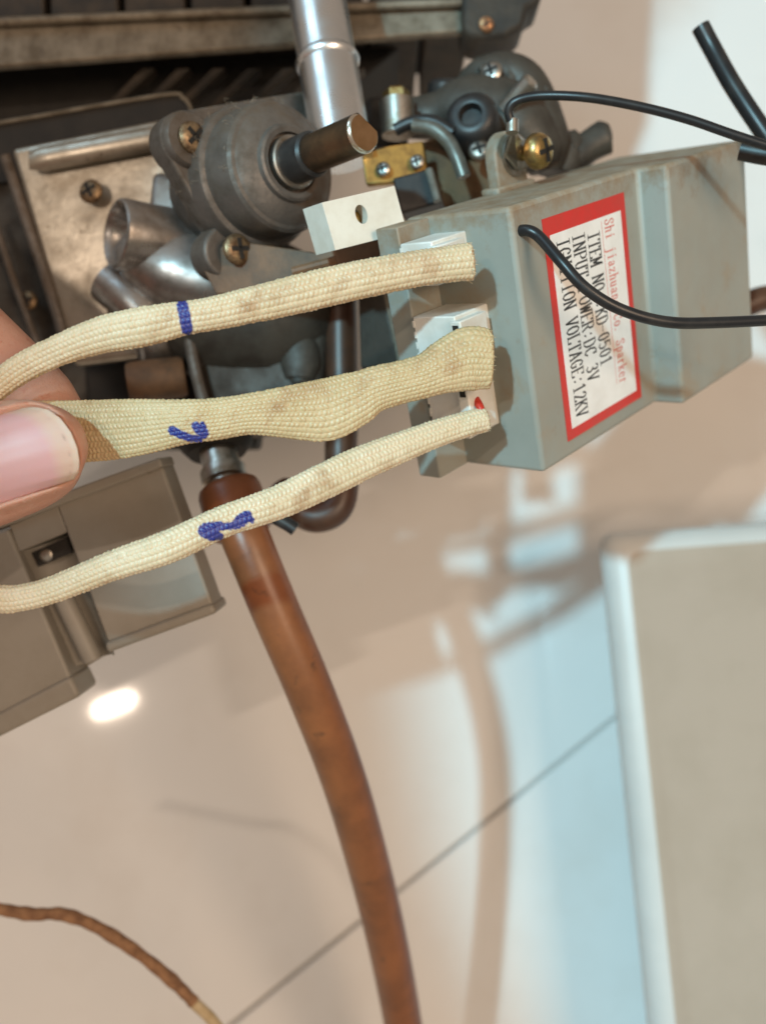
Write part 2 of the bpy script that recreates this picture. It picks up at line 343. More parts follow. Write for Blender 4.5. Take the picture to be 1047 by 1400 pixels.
# label and lettering ---------------------------------------------------------
GLY = {  # strokes on a 4 x 7 grid (x right, y up); serif ends drawn as short bars
 'I': [[(2,0),(2,7)],[(.7,0),(3.3,0)],[(.7,7),(3.3,7)]], 'T': [[(2,0),(2,7)],[(0,5.8),(0,7),(4,7),(4,5.8)],[(1.1,0),(2.9,0)]],
 'E': [[(.6,0),(.6,7)],[(0,7),(3.8,7),(3.8,5.8)],[(.6,3.6),(2.7,3.6)],[(0,0),(3.8,0),(3.8,1.3)]],
 'M': [[(.4,0),(.4,7),(2,1.6),(3.6,7),(3.6,0)],[(-.1,0),(1,0)],[(3,0),(4.1,0)],[(-.1,7),(.5,7)],[(3.5,7),(4.1,7)]],
 'N': [[(.5,0),(.5,7),(3.5,0),(3.5,7)],[(-.1,0),(1.1,0)],[(2.9,7),(4.1,7)],[(-.1,7),(.6,7)]],
 'O': [[(2,0),(.7,.9),(.2,3.5),(.7,6.1),(2,7),(3.3,6.1),(3.8,3.5),(3.3,.9),(2,0)]],
 '.': [[(.6,0),(1.1,.6)]], ':': [[(1.7,1),(2.2,1.7)],[(1.7,4.4),(2.2,5.1)]], '-': [[(.3,3.4),(3.7,3.4)]],
 'K': [[(.6,0),(.6,7)],[(3.6,7),(.7,3.2)],[(1.6,4.2),(3.7,0)],[(0,0),(1.3,0)],[(0,7),(1.3,7)],[(3,0),(4.1,0)],[(2.9,7),(4,7)]],
 'D': [[(.5,0),(.5,7)],[(0,7),(2,7),(3.4,5.8),(3.8,3.5),(3.4,1.2),(2,0),(0,0)]],
 '0': [[(2,0),(.9,.9),(.4,3.5),(.9,6.1),(2,7),(3.1,6.1),(3.6,3.5),(3.1,.9),(2,0)]],
 '5': [[(3.4,7),(.8,7),(.6,3.7),(2,4.4),(3.3,3.6),(3.6,2.2),(3,.6),(1.8,0),(.5,.8)]],
 '1': [[(.9,5.8),(2.1,7),(2.1,0)],[(.9,0),(3.3,0)]], '2': [[(.5,5.4),(1,6.6),(2,7),(3.2,6.4),(3.4,5),(.4,0),(3.6,0),(3.6,1)]],
 '3': [[(.5,6),(1.6,7),(3,6.4),(3.2,5),(2.5,3.9),(1.6,3.7),(2.8,3.4),(3.5,2),(3,.6),(1.7,0),(.4,.8)]],
 'P': [[(.6,0),(.6,7)],[(0,7),(2.4,7),(3.7,6.2),(3.7,4.4),(2.4,3.5),(.6,3.5)],[(0,0),(1.5,0)]],
 'U': [[(.6,7),(.6,1.4),(1.5,0),(2.6,0),(3.4,1.4),(3.4,7)],[(-.1,7),(1.2,7)],[(2.9,7),(4,7)]],
 'W': [[(.2,7),(1.1,0),(2,6),(2.9,0),(3.8,7)],[(-.2,7),(.8,7)],[(3.2,7),(4.2,7)]],
 'R': [[(.6,0),(.6,7)],[(0,7),(2.4,7),(3.5,6.2),(3.5,4.5),(2.4,3.6),(.6,3.6)],[(2.1,3.6),(3.8,0),(4.2,0)],[(0,0),(1.3,0)]],
 'C': [[(3.6,5),(3.5,6.3),(2.3,7),(1,6.2),(.3,3.5),(1,.8),(2.3,0),(3.6,1.5)],[(3.6,7),(3.6,5)]],
 'V': [[(.2,7),(2,0),(3.8,7)],[(-.2,7),(.9,7)],[(3.1,7),(4.2,7)]],
 'G': [[(3.5,5.3),(3.3,6.4),(2.2,7),(1,6.2),(.3,3.5),(1,.8),(2.2,0),(3.3,.7),(3.3,3)],[(2.3,3),(4,3)]],
 'L': [[(.8,0),(.8,7)],[(.1,7),(1.7,7)],[(.1,0),(3.7,0),(3.7,1.6)]], 'A': [[(.3,0),(2,7),(3.7,0)],[(.9,2.3),(3.1,2.3)],[(-.1,0),(1,0)],[(3,0),(4.1,0)]],
 'S': [[(3.4,5.2),(3.3,6.6),(2,7),(.7,6.2),(.7,5),(3.3,2.3),(3.4,1),(2,0),(.7,.5),(.5,1.9)]],
 'h': [[(.8,0),(.8,7),(.2,7)],[(.8,3.6),(2,4.6),(3.2,4),(3.2,0)],[(.2,0),(1.4,0)],[(2.7,0),(3.8,0)]],
 'i': [[(1.1,4.5),(2.1,4.5),(2.1,0)],[(1.1,0),(3.1,0)],[(1.9,6),(2.3,6.6)]], 'j': [[(1.4,4.5),(2.5,4.5),(2.5,-1),(1.7,-2),(.7,-1.6)],[(2.3,6),(2.7,6.6)]],
 'a': [[(.7,3.7),(1.8,4.6),(2.9,4),(2.9,.7),(3.7,0)],[(2.9,2.6),(1,2.2),(.6,1),(1.5,0),(2.9,1)]],
 'z': [[(.8,3.6),(.8,4.5),(3.2,4.5),(.7,0),(3.3,0),(3.4,.9)]], 'u': [[(.2,4.5),(.9,4.5),(.9,.9),(1.7,0),(3.1,.8)],[(2.5,4.5),(3.1,4.5),(3.1,0),(3.7,0)]],
 'n': [[(.3,4.5),(.9,4.5),(.9,0)],[(.9,3.6),(2,4.6),(3.1,4),(3.1,0)],[(.3,0),(1.5,0)],[(2.6,0),(3.7,0)]],
 'g': [[(2,4.6),(.9,3.8),(.9,2.6),(2,1.8),(3,2.6),(3,3.8),(2,4.6)],[(1.2,1.9),(1,.8),(3,.4),(3.4,-.8),(2,-2),(.6,-1),(1.2,.6)],[(2.9,4.1),(3.7,4.7)]],
 'o': [[(2,0),(.9,.7),(.5,2.3),(.9,3.9),(2,4.6),(3.1,3.9),(3.5,2.3),(3.1,.7),(2,0)]],
 'p': [[(.2,4.5),(.9,4.5),(.9,-2)],[(.9,3.6),(2.1,4.6),(3.3,3.6),(3.3,1),(2.1,0),(.9,.9)],[(.2,-2),(1.6,-2)]],
 'r': [[(.5,4.5),(1.3,4.5),(1.3,0)],[(1.3,3.2),(2.3,4.5),(3.4,4.2)],[(.5,0),(2.3,0)]],
 'k': [[(.8,0),(.8,7),(.2,7)],[(3.2,4.5),(.9,2)],[(1.6,2.7),(3.4,0)],[(.2,0),(1.4,0)],[(2.5,4.5),(3.8,4.5)],[(2.8,0),(3.9,0)]],
 'e': [[(.6,2.5),(3.4,2.5),(3.1,4),(2,4.6),(.9,3.9),(.5,2.2),(.9,.6),(2.1,0),(3.4,1)]],
}
def lettering():
    # label quad on the label face, corners from the printed sticker
    def q(px, py): a, h = on_plane(px, py, B0, BA, BH); return V((a, h))
    tl, tr, br, bl = q(736, 302), q(852, 262), q(875, 541), q(779, 604)
    a0, a1 = (tl.x+bl.x)/2, (tr.x+br.x)/2; h0, h1 = (tl.y+tr.y)/2, (bl.y+br.y)/2
    def L(a, h, z): return B(a, h, z)
    lab = MB()._prism([L(a0, h0, .04), L(a1, h0, .04), L(a1, h1, .04), L(a0, h1, .04)], BW*.10).build('label', M['red_ink'], IGN, smooth=0)
    if True:  # orientation of the sheet does not matter, it is a thin closed slab
        LW, LH = a1-a0, h1-h0
    i0, i1, j0, j1 = a0+LW*.065, a1-LW*.065, h0+LH*.075, h1-LH*.048
    MB()._prism([L(i0, j0, .13), L(i1, j0, .13), L(i1, j1, .13), L(i0, j1, .13)], BW*.05).build('white_field', M['label_white'], lab, smooth=0)
    def line(txt, base_a, start, pitch, hgt, th, mt, slant=0):
        sx, sy = pitch*.82/4, hgt/7; mb = MB()
        for k, ch in enumerate(txt):
            for st in GLY.get(ch, []):
                pts = [V((start+k*pitch+x*sx, y*sy)) for x, y in st]   # (along h, up = +a)
                for p, r in zip(pts[:-1], pts[1:]):
                    d = (r-p); ln = d.length
                    if ln < 1e-6: continue
                    d /= ln; n = V((-d.y, d.x)); tt = th*(.55+.45*abs(d.x*0+d.y))
                    tt = th*(.62+.38*abs(d.y))
                    c = [p-d*th*.3-n*tt/2, r+d*th*.3-n*tt/2, r+d*th*.3+n*tt/2, p-d*th*.3+n*tt/2]
                    mb.add([L(base_a+z.y, z.x, .19+.0015*(k % 2)) for z in c], [(0, 1, 2, 3)])
        return mb.build('lettering', mt, lab, smooth=0)
    fw, fh = i1-i0, j1-j0
    pit = fh*.93/21.0
    s0 = j0+fh*.035
    line('Shi jiazhuang Co. Sparker', i0+fw*.75, j0+fh*.02, fh*.90/25, fw*.13, .30, M['pink_ink'])
    line('ITEM NO.:KD-0501', i0+fw*.495, s0+pit*.55, pit*1.0, fw*.165, .42, M['black_ink'])
    line('INPUT POWER:DC 3V', i0+fw*.285, s0+pit*.1, pit*1.03, fw*.165, .42, M['black_ink'])
    line('IGNITION VOLTAGE:12KV', i0+fw*.075, s0+pit*.1, pit*1.0, fw*.165, .42, M['black_ink'])
    MB().add([L(i0+fw*.70, j0+fh*.02, .19), L(i0+fw*.70, j0+fh*.90, .19), L(i0+fw*.70+.16, j0+fh*.90, .19), L(i0+fw*.70+.16, j0+fh*.02, .19)], [(0, 1, 2, 3)]).build('underline', M['pink_ink'], lab, smooth=0)
lettering()

# ------------------------------------------------------------------ black wires
def wire_thing(name, label, pts, r, group, mt='wire'):
    t = thing(name, label, 'wire', pts[len(pts)//2], group)
    MB().tube(pts, r, 14, 8).build('insulation', M[mt], t, smooth=60); return t
ptsA = [P(700, 172, 203), P(695, 152, 202), P(706, 138, 201), P(740, 131, 200), P(800, 133, 198), P(870, 145, 197), P(940, 163, 196), P(1010, 187, 195), P(1120, 222, 194)]
wa = wire_thing('black_wire', 'thin black wire arching from the brass screw over the top of the box', ptsA, .98, 'black wires on the igniter box')
# ring terminal of that wire
tdir = (ptsA[0]-EARC).normalized()
MB().tube([ptsA[0]+V((0, 0, 1.2)), ptsA[0]-V((0, 0, 1.5))], 1.35, 14, 3).build('crimp', M['steel'], wa)
ax, e1, e2 = frame(BW)
tp = EARC+BW*1.2; up = (ptsA[0]-tp); up = up-BW*up.dot(BW); side = BW.cross(up).normalized()
MB().prism([tp-side*3.6, tp+up*.45-side*2.8, ptsA[0]-side*1.0, ptsA[0]+side*1.0, tp+up*.45+side*2.8, tp+side*3.6, tp-up.normalized()*3.4+side*1.8, tp-up.normalized()*3.4-side*1.8], BW*.9).build('ring_terminal', M['steel'], wa, bevel=.2)
MB().tube([P(1012, 205, 205), P(1050, 212, 203), P(1130, 222, 200)], 2.2, 16, 6).build('heat_shrink', M['rubber'], wa, smooth=60)

s, u = on_plane(712, 316, B0, BA, BH)
hole = B(s, u, 0)
ptsB = [hole-BW*1.5, hole+BW*1.6, P(738, 325, 181.5), P(766, 357, 178.5), P(800, 394, 178), P(848, 423, 179), P(910, 440, 181), P(980, 441, 184), P(1120, 434, 190)]
wire_thing('black_wire', 'thin black wire leaving the box and sagging across the printed label', ptsB, 1.12, 'black wires on the igniter box')
wc = wire_thing('black_wire', 'thick black wire with a cut square end standing up at the top right', [P(957, 36, 226), P(974, 68, 226), P(1002, 118, 224), P(1047, 186, 222), P(1120, 290, 222)], 2.15, 'black wires on the igniter box')
wire_thing('dark_cable', 'dark cable stub passing behind the right end of the igniter box', [P(985, 440, 268), P(1030, 412, 268), P(1075, 402, 270), P(1150, 380, 275)], 3.6, None, 'hose2')

# ------------------------------------------------------------------ braided sleeves
def e_depth(px, py):
    """depth of the box's end face along a pixel's line of sight"""
    s, t = on_plane(px, py, B0, BH, BW); return (B0+BH*s+BW*t).y

def braid(name, label, spec, ncol, mt, ink, stitch=.88, amp=.25, open_end=True):
    xe, de = spec[-1][0], spec[-1][2]; d0 = next(q[2] for q in spec if q[0] >= 190)
    spec = [(x, y, d if x < 190 else d0+(de-d0)*((x-190)/(xe-190))**1.35, hw, th) for x, y, d, hw, th in spec]   # an even bend towards the box
    K = np.array([[*P(x, y, d), hw/F*d, th] for x, y, d, hw, th in spec])
    # resample the centreline with a catmull-rom spline
    q = np.vstack([2*K[0]-K[1], K, 2*K[-1]-K[-2]]); fine = []
    for i in range(1, len(q)-2):
        a, b, c, d = q[i-1:i+3]
        for t in np.linspace(0, 1, 30, endpoint=False):
            fine.append(.5*((2*b)+(c-a)*t+(2*a-5*b+4*c-d)*t*t+(3*b-a-3*c+d)*t**3))
    fine.append(K[-1]); fine = np.array(fine)
    seg = np.linalg.norm(np.diff(fine[:, :3], axis=0), axis=1); s = np.r_[0, np.cumsum(seg)]
    n_v = int(s[-1]/stitch*6); vv = np.linspace(0, s[-1], n_v)
    cl = np.stack([np.interp(vv, s, fine[:, k]) for k in range(5)], 1)
    T = np.gradient(cl[:, :3], axis=0); T /= np.linalg.norm(T, axis=1)[:, None]
    view = cl[:, :3]/np.linalg.norm(cl[:, :3], axis=1)[:, None]
    U = np.cross(view, T); U /= np.linalg.norm(U, axis=1)[:, None]          # across, in the picture
    if U[len(U)//2, 2] < 0: U = -U
    Nn = np.cross(U, T); Nn *= np.sign((Nn*-view).sum(1))[:, None]           # towards the camera
    n_u = ncol*8; cl[:, 3] -= amp*.8; cl[:, 4] *= .82
    # columns spaced evenly along the girth of the mean section
    rx, ry = cl[:, 3].mean(), cl[:, 4].mean(); th = np.linspace(0, 2*np.pi, 2001)
    ex = 2/2.4
    X = rx*np.sign(np.cos(th))*np.abs(np.cos(th))**ex; Y = ry*np.sign(np.sin(th))*np.abs(np.sin(th))**ex
    g = np.r_[0, np.cumsum(np.hypot(np.diff(X), np.diff(Y)))]; g /= g[-1]
    u = np.arange(n_u)/n_u; tu = np.interp(u, g, th)
    cx = np.sign(np.cos(tu))*np.abs(np.cos(tu))**ex; sy = np.sign(np.sin(tu))*np.abs(np.sin(tu))**ex
    nx, ny = np.cos(tu)/rx, np.sin(tu)/ry; nl = np.hypot(nx, ny); nx, ny = nx/nl, ny/nl
    col = u*ncol; ci = np.floor(col+1e-9); f = col-ci; sg = np.where(ci % 2 == 0, 1, -1)
    jit = rng.normal(0, .10, ncol)[ci.astype(int)]
    wob = np.interp(vv, np.linspace(0, vv[-1], 14), rng.normal(0, .25, 14))
    ph = vv[:, None]/stitch+sg[None, :]*(.25+(f[None, :]-.5)*.42)+jit[None, :]+wob[:, None]*.6
    hgt = (np.abs(np.sin(np.pi*f))**.7)[None, :]*.72*(.25+.75*np.abs(np.sin(np.pi*ph))**.75)+.28*np.abs(np.sin(np.pi*ph))**.8
    hgt = hgt*np.clip(1+.22*rng.normal(0, 1, (n_v//6+2, ncol))[(np.arange(n_v)//6)][:, ci.astype(int)], .45, 1.4)
    # broad dents and a twist of the girth so that the tube is not machine-made
    dent = np.interp(vv, np.linspace(0, vv[-1], 18), rng.normal(0, .045, 18))[:, None]*np.cos(2*tu)[None, :]
    base = cl[:, None, :3]+U[:, None, :]*((cl[:, 3][:, None])*cx[None, :])[..., None]+Nn[:, None, :]*((cl[:, 4][:, None])*sy[None, :]*(1+dent))[..., None]
    nrm = U[:, None, :]*nx[None, :, None]+Nn[:, None, :]*ny[None, :, None]
    pos = base+nrm*(hgt*amp)[..., None]
    # ink where the marker strokes fall on the near side
    px = CX+F*base[..., 0]/base[..., 1]; py = CY-F*base[..., 2]/base[..., 1]
    inkv = np.zeros(px.shape)
    for stroke in ink:
        for (x0, y0, r0), (x1, y1, r1) in zip(stroke[:-1], stroke[1:]):
            dx, dy = x1-x0, y1-y0; L2_ = dx*dx+dy*dy+1e-9
            t = np.clip(((px-x0)*dx+(py-y0)*dy)/L2_, 0, 1)
            dd = np.hypot(px-x0-t*dx, py-y0-t*dy)-(r0+(r1-r0)*t)
            inkv = np.maximum(inkv, np.clip(.5-dd/2.0-(.5-hgt)*.5, 0, 1))
    inkv *= (ny > -.15)[None, :]*(.93+.07*hgt)
    # the cut end rolls inwards
    rings = [pos]; inks = [inkv]
    if open_end:
        last = pos[-1]; c = cl[-1, :3]; t = T[-1]
        for sc, back in ((.93, -.35), (.84, -.15), (.80, 1.5), (.78, 6.0)):
            rings.append((c+(last-c)*sc-t*back)[None]); inks.append(np.zeros((1, n_u)))
    pos = np.concatenate(rings); inkv = np.concatenate(inks); nv = pos.shape[0]
    if open_end: pos[n_v-1] += T[-1]*rng.normal(0, .16, n_u)[:, None]
    loc = V(tuple(cl[len(cl)//2, :3]))
    me = bpy.data.meshes.new(name)
    ii, jj = np.meshgrid(np.arange(nv-1), np.arange(n_u), indexing='ij'); kk = (jj+1) % n_u
    quad = np.stack([ii*n_u+jj, (ii+1)*n_u+jj, (ii+1)*n_u+kk, ii*n_u+kk], -1).reshape(-1, 4)
    vtx = ((pos.reshape(-1, 3)-np.array(loc))/1000).astype(np.float32)
    me.vertices.add(len(vtx)); me.vertices.foreach_set('co', vtx.ravel())
    me.loops.add(quad.size); me.loops.foreach_set('vertex_index', quad.ravel().astype(np.int32))
    me.polygons.add(len(quad)); me.polygons.foreach_set('loop_start', np.arange(0, quad.size, 4, dtype=np.int32))
    me.polygons.foreach_set('loop_total', np.full(len(quad), 4, dtype=np.int32))
    me.update(calc_edges=True); me.validate()
    at = me.attributes.new('ink', 'FLOAT', 'POINT'); at.data.foreach_set('value', inkv.ravel().astype(np.float32))
    me.shade_smooth(); me.materials.append(M[mt])
    t = thing(name, label, 'cable sleeve', loc, 'braided fibreglass sleeves held in the fingers')
    o = link(bpy.data.objects.new('braid', me)); o.parent = t
    # loose fibres at the cut end
    mb = MB(); c = V(tuple(cl[-1, :3])); tt = V(tuple(T[-1]))
    for k in range(26):
        p = V(tuple(pos[n_v-1, rng.integers(0, n_u)])); d = (tt*rng.uniform(.2, 1)+(p-c).normalized()*rng.uniform(-.2, .6)+V(tuple(rng.normal(0, .3, 3)))).normalized()
        mb.tube([p-tt*.3, p+d*rng.uniform(.3, .9)], .045, 4, 2)
    fr = mb.build('frayed_fibres', M[mt], t, smooth=0); fr['kind'] = 'stuff'
    return t, cl

d1, d2, d3 = e_depth(640, 360)-13, e_depth(664, 490)-13, e_depth(660, 575)-12.5
ink1 = [[(250, 419, 8), (256, 449, 8)]]
ink2 = [[(236, 588, 6), (247, 594, 5.5), (262, 599, 5), (274, 599, 4)], [(268, 582, 6), (273, 588, 7), (279, 594, 5.5)], [(277, 580, 3.5), (283, 593, 3)]]
ink3 = [[(279, 726, 8.5), (290, 730, 9.5), (301, 733, 5)], [(282, 723, 8), (300, 719, 6.5)], [(297, 721, 5), (322, 718, 5)], [(322, 717, 6.5), (330, 711, 8.5), (337, 706, 8), (344, 711, 4)]]
S1, CL1 = braid('braided_sleeve', 'cream braided sleeve with a short blue bar, uppermost of the three', [
    (-130, 640, 174, 17, 2.2), (-60, 580, 174, 17, 2.2), (-15, 538, 173, 18, 2.2), (30, 504, 172, 20, 2.4), (86, 477, 171, 21, 2.5), (140, 458, 170, 25, 2.5), (200, 446, 169, 27, 2.4),
    (253, 435, 169, 23, 2.6), (300, 427, 169, 23, 2.7), (400, 404, 170, 26, 2.6), (480, 385, 172, 26, 2.6), (566, 368, d1-3, 24.5, 2.8), (615, 361, d1-.5, 24.5, 3.0), (641, 358, d1, 25.5, 3.2)], 16, 'sleeve1', ink1)
S2, CL2 = braid('braided_sleeve', 'wide tan braided sleeve with a blue tick, pinched under the thumb', [
    (-120, 622, 182.5, 38, 1.2), (-40, 600, 182.5, 41, 1.2), (40, 592, 182, 43, 1.2), (110, 590, 180.5, 43, 1.3), (180, 585, 177, 40, 1.7), (250, 577, 174.5, 31.5, 2.3), (295, 573, 173.5, 29, 2.6),
    (344, 566, 172.5, 29, 2.6), (409, 563, 171.5, 39, 2.0), (447, 560, 171, 43, 1.9), (486, 545, 171.5, 37.5, 2.2), (516, 531, 172, 31, 2.6), (577, 515, d2-4, 30, 2.9), (608, 502, d2-2, 37, 2.9), (640, 491, d2-.5, 44, 3.0), (667, 491, d2, 41, 3.2)], 24, 'sleeve2', ink2)
S3, CL3 = braid('braided_sleeve', 'narrow ivory braided sleeve with a blue squiggle, lowest of the three', [
    (-110, 800, 176, 19, 2.3), (-50, 812, 175, 19, 2.2), (0, 819, 174, 19.5, 2.2), (31, 817, 173.5, 19, 2.2), (76, 805, 173, 19, 2.3), (153, 774, 172, 21, 2.4), (229, 748, 171, 23, 2.4), (306, 713, 171, 22, 2.4),
    (380, 687, 171, 23.5, 2.3), (447, 656, 172, 25, 2.3), (500, 631, 173, 24, 2.3), (577, 600, d3-3, 20, 2.2), (630, 582, d3-1, 18, 2.2), (661, 574, d3, 17.5, 2.3)], 14, 'sleeve3', ink3)
# the leads inside the sleeves, plugged into the sockets
for (cl, hgt, w, m_, lab) in ((CL1, 8, -12, 'white_pl', 'pale lead from the uppermost sleeve into its socket'), (CL2, 23, -10, 'white_pl', 'pale lead from the wide tan sleeve into its socket'), (CL3, 37.5, -10, 'red_wire', 'red lead just above the end of the lowest sleeve')):
    e = V(tuple(cl[-1, :3])); i = V(tuple(cl[-60, :3])); b = B(-10.2, hgt, w)
    t = thing('lead_wire', lab, 'wire', e)
    path = [i, e, e+(e-i).normalized()*1.2+(b-e)*.3, b+(e-b)*.2, b+BA*1.0]
    if m_ == 'red_wire': path = [i, e-(e-i).normalized()*.6+V((0, 0, .9)), P(657, 560, e.y-.6), P(652, 549, e.y+.3), P(645, 541, e.y+2.5), b+BA*1.0]
    MB().tube(path, .85, 10, 6).build('insulation', M[m_], t, smooth=60)

# ------------------------------------------------------------------ hand
def limb(mb, spec, across, n=20):
    """spec: (px, py, depth, half width mm, half thickness mm)"""
    K = [V(q[0]) if len(q) == 3 else P(*q[:3]) for q in spec]; R1 = [q[-2] for q in spec]; R2 = [q[-1] for q in spec]
    m = len(K); sub = 6; pts = catmull(K, sub); rings = []
    for i, p in enumerate(pts):
        u = i/sub; k = min(int(u), m-2); f = u-k; f = f*f*(3-2*f) if False else f
        r1 = R1[k]*(1-f)+R1[k+1]*f; r2 = R2[k]*(1-f)+R2[k+1]*f
        t = (pts[min(i+1, len(pts)-1)]-pts[max(i-1, 0)]).normalized()
        a = V(across); a = (a-t*a.dot(t)).normalized(); b = t.cross(a)
        rings.append([p+a*math.cos(z)*r1+b*math.sin(z)*r2 for z in (2*math.pi*q/n for q in range(n))])
    mb.ring_loft(rings, True, True)

NAIL_D = [(33, 557.5), (50, 556.5), (66, 560), (83, 572), (97, 591), (105.5, 612), (108.5, 630), (107.5, 645), (101, 655)]
def nail_curve(t):
    u = (t+1)/2*(len(NAIL_D)-1); k = min(int(u), len(NAIL_D)-2); f = u-k
    return (NAIL_D[k][0]*(1-f)+NAIL_D[k+1][0]*f, NAIL_D[k][1]*(1-f)+NAIL_D[k+1][1]*f)
def nail_base(t): return (-62+10*t*t, 582+(706-582)*(t+1)/2)

def hand():
    mb = MB()
    limb(mb, [((-190, 128, -30), 16, 15), ((-160, 145, -20), 15, 14), ((-122, 161, -7), 12.5, 11), (-200, 668, 172.5, 11.2, 9.6), (-120, 655, 172, 12, 9.2), (-40, 641, 172, 11.6, 8.8),
              (0, 631, 172, 11.2, 8.4), (40, 622, 172, 10.3, 7.8), (68, 617, 172.3, 9.2, 7.0), (92, 614, 172.8, 7.6, 5.8), (108, 613, 173.2, 5.4, 4.4), (117, 613, 173.6, 3.0, 2.6), (121, 613, 173.8, .8, .8)], (0, 0, 1))
    fing = lambda L_, ac=(.6, .1, .8): limb(mb, L_, ac)
    fing([((-175, 160, 20), 11, 10), ((-158, 175, 34), 10.5, 10), ((-138, 196, 56), 9.4, 9), (-225, 300, 207, 9.3, 8.8), (-170, 335, 201, 9, 8.3), (-80, 424, 194, 8.8, 7.6), (10, 513, 191.5, 8.7, 7.2), (55, 557, 191.5, 8.2, 6.8), (86, 588, 191.8, 6.2, 5.4), (104, 606, 192, 3.2, 3), (110, 612, 192.2, .8, .8)], (.7, 0, .7))
    fing([((-175, 165, 10), 11, 10), ((-153, 183, 18), 10.5, 10), ((-128, 208, 34), 9.4, 9), ((-116, 217, 32), 9, 8.6), ((-106, 219, 14), 8.6, 8), ((-102, 213, -2), 7.4, 6.8), ((-100, 210, -8), 3.5, 3.5)])
    fing([((-170, 170, -4), 11, 10), ((-147, 190, 1), 10, 9.6), ((-126, 214, 10), 9, 8.7), ((-115, 220, 4), 8.8, 8.4), ((-110, 218, -14), 8.3, 7.6), ((-108, 211, -28), 7, 6.4), ((-107, 208, -34), 3, 3)])
    fing([((-165, 172, -14), 10, 9), ((-142, 194, -15), 8.8, 8.4), ((-126, 212, -14), 7.8, 7.5), ((-118, 214, -22), 7.4, 7), ((-116, 211, -36), 6.8, 6.3), ((-116, 206, -45), 5.4, 5), ((-116, 204, -49), 2.3, 2.3)])
    limb(mb, [((-143, 192, 15), 25, 8), ((-152, 182, 9), 36, 11.5), ((-182, 160, -8), 37, 15), ((-222, 138, -26), 28, 19), ((-262, 100, -48), 28, 21), ((-330, 40, -90), 34, 28), ((-430, -50, -150), 42, 37), ((-540, -140, -210), 46, 42)], (-.3, -.35, .85), 28)
    base = V((-205, 125, -35))
    o = mesh_obj('hand', mb.v, mb.f, M['skin'], None, smooth=0, own_loc=base)
    o['label'] = 'hand at the left edge, thumb and forefinger pinching the braided sleeves'; o['category'] = 'hand'
    m = o.modifiers.new('remesh', 'REMESH'); m.mode = 'VOXEL'; m.voxel_size = .00075
    sm = o.modifiers.new('smooth', 'SMOOTH'); sm.factor = .5; sm.iterations = 8
    dg = bpy.context.evaluated_depsgraph_get(); me = bpy.data.meshes.new_from_object(o.evaluated_get(dg))
    o.modifiers.clear(); o.data = me
    if not me.materials: me.materials.append(M['skin'])
    n = len(me.vertices); co = np.empty(n*3, dtype=np.float32); me.vertices.foreach_get('co', co); co = co.reshape(-1, 3).astype(float)
    w = co*1000+np.array(base)
    px = CX+F*w[:, 0]/w[:, 1]; py = CY-F*w[:, 2]/w[:, 1]
    sel = (px > -90) & (px < 130) & (py > 535) & (py < 725) & (w[:, 1] < 174)
    poly = np.array([nail_base(-1)]+[nail_curve(t) for t in np.linspace(-1, 1, 25)]+[nail_base(1)])
    idx = np.where(sel)[0]; X, Y = px[idx], py[idx]
    dist = np.full(len(idx), 1e9); inside = np.zeros(len(idx), bool)
    for a, b in zip(poly, np.roll(poly, -1, 0)):
        d = b-a; t = np.clip(((X-a[0])*d[0]+(Y-a[1])*d[1])/(d@d), 0, 1)
        dist = np.minimum(dist, np.hypot(X-a[0]-t*d[0], Y-a[1]-t*d[1]))
        c = ((a[1] > Y) != (b[1] > Y)) & (X < (b[0]-a[0])*(Y-a[1])/(b[1]-a[1]+1e-12)+a[0]); inside ^= c
    sd = np.where(inside, -dist, dist)
    distal = np.clip((X-70)/35, 0, 1)*np.clip((675-Y)/20, 0, 1)
    ridge = np.exp(-((sd-6)/6.0)**2)*(1-.75*distal)
    groove = np.clip(-sd/6, 0, 1)
    push = 1.55*ridge-1.3*groove-.9*np.exp(-(sd/2.2)**2)
    w[idx, 1] -= push
    me.vertices.foreach_set('co', ((w-np.array(base))/1000).astype(np.float32).ravel()); me.update(); me.shade_smooth()
    # thumb nail plate
    NS, NT = 60, 50; v = []; colr = []
    for j in range(NT+1):
        t = -1+2*j/NT; b0, c0 = np.array(nail_base(t)), np.array(nail_curve(t))
        for i in range(NS+1):
            s = i/NS; q = b0+(c0-b0)*s
            d = 163.9+3.0*abs(t)**2.3+1.6*max(0, s-.55)**2*2.2-.35*math.exp(-((s-.3)/.5)**2)+.012*math.sin(t*23+math.sin(s*3))
            v.append(P(q[0], q[1], d))
            free = .90-.20*(1-abs(t+.15))*0-.10*t*0
            # distance back from the free edge in px
            back = (1-s)*np.hypot(*(c0-b0))
            bw = 26+8*math.sin(t*2.1+.6)-8*t
            e = min(1, max(0, (bw+9-back)/18)); lun = min(1, max(0, (42+16*(1-t*t)-(np.hypot(*(q-b0))))/7+.0))
            pink = np.array((.60, .33, .33)); pale = np.array((.60, .405, .325)); lu = np.array((.62, .42, .39)); rim = np.array((.61, .455, .365))
            c = pink*(1-e)+pale*e; c = c*(1-lun)+lu*lun
            r = min(1, max(0, (9-back)/3)); c = c*(1-r)+rim*r
            if 9 < back < 13 and t > -.5: c = c*(1-.45*max(0, math.sin(t*9+1)*math.sin(t*23+.5)*math.sin(t*5.3+2)))
            colr.append((*c, 1))
    f = [(j*(NS+1)+i, j*(NS+1)+i+1, (j+1)*(NS+1)+i+1, (j+1)*(NS+1)+i) for j in range(NT) for i in range(NS)]
    # closed plate: give it a back
    nb = len(v); v2 = v+[p+V((0, .45, 0)) for p in v]; colr2 = colr+colr
    rim_i = [i for i in range(NS+1)]+[j*(NS+1)+NS for j in range(1, NT+1)]+[NT*(NS+1)+i for i in range(NS-1, -1, -1)]+[j*(NS+1) for j in range(NT-1, 0, -1)]
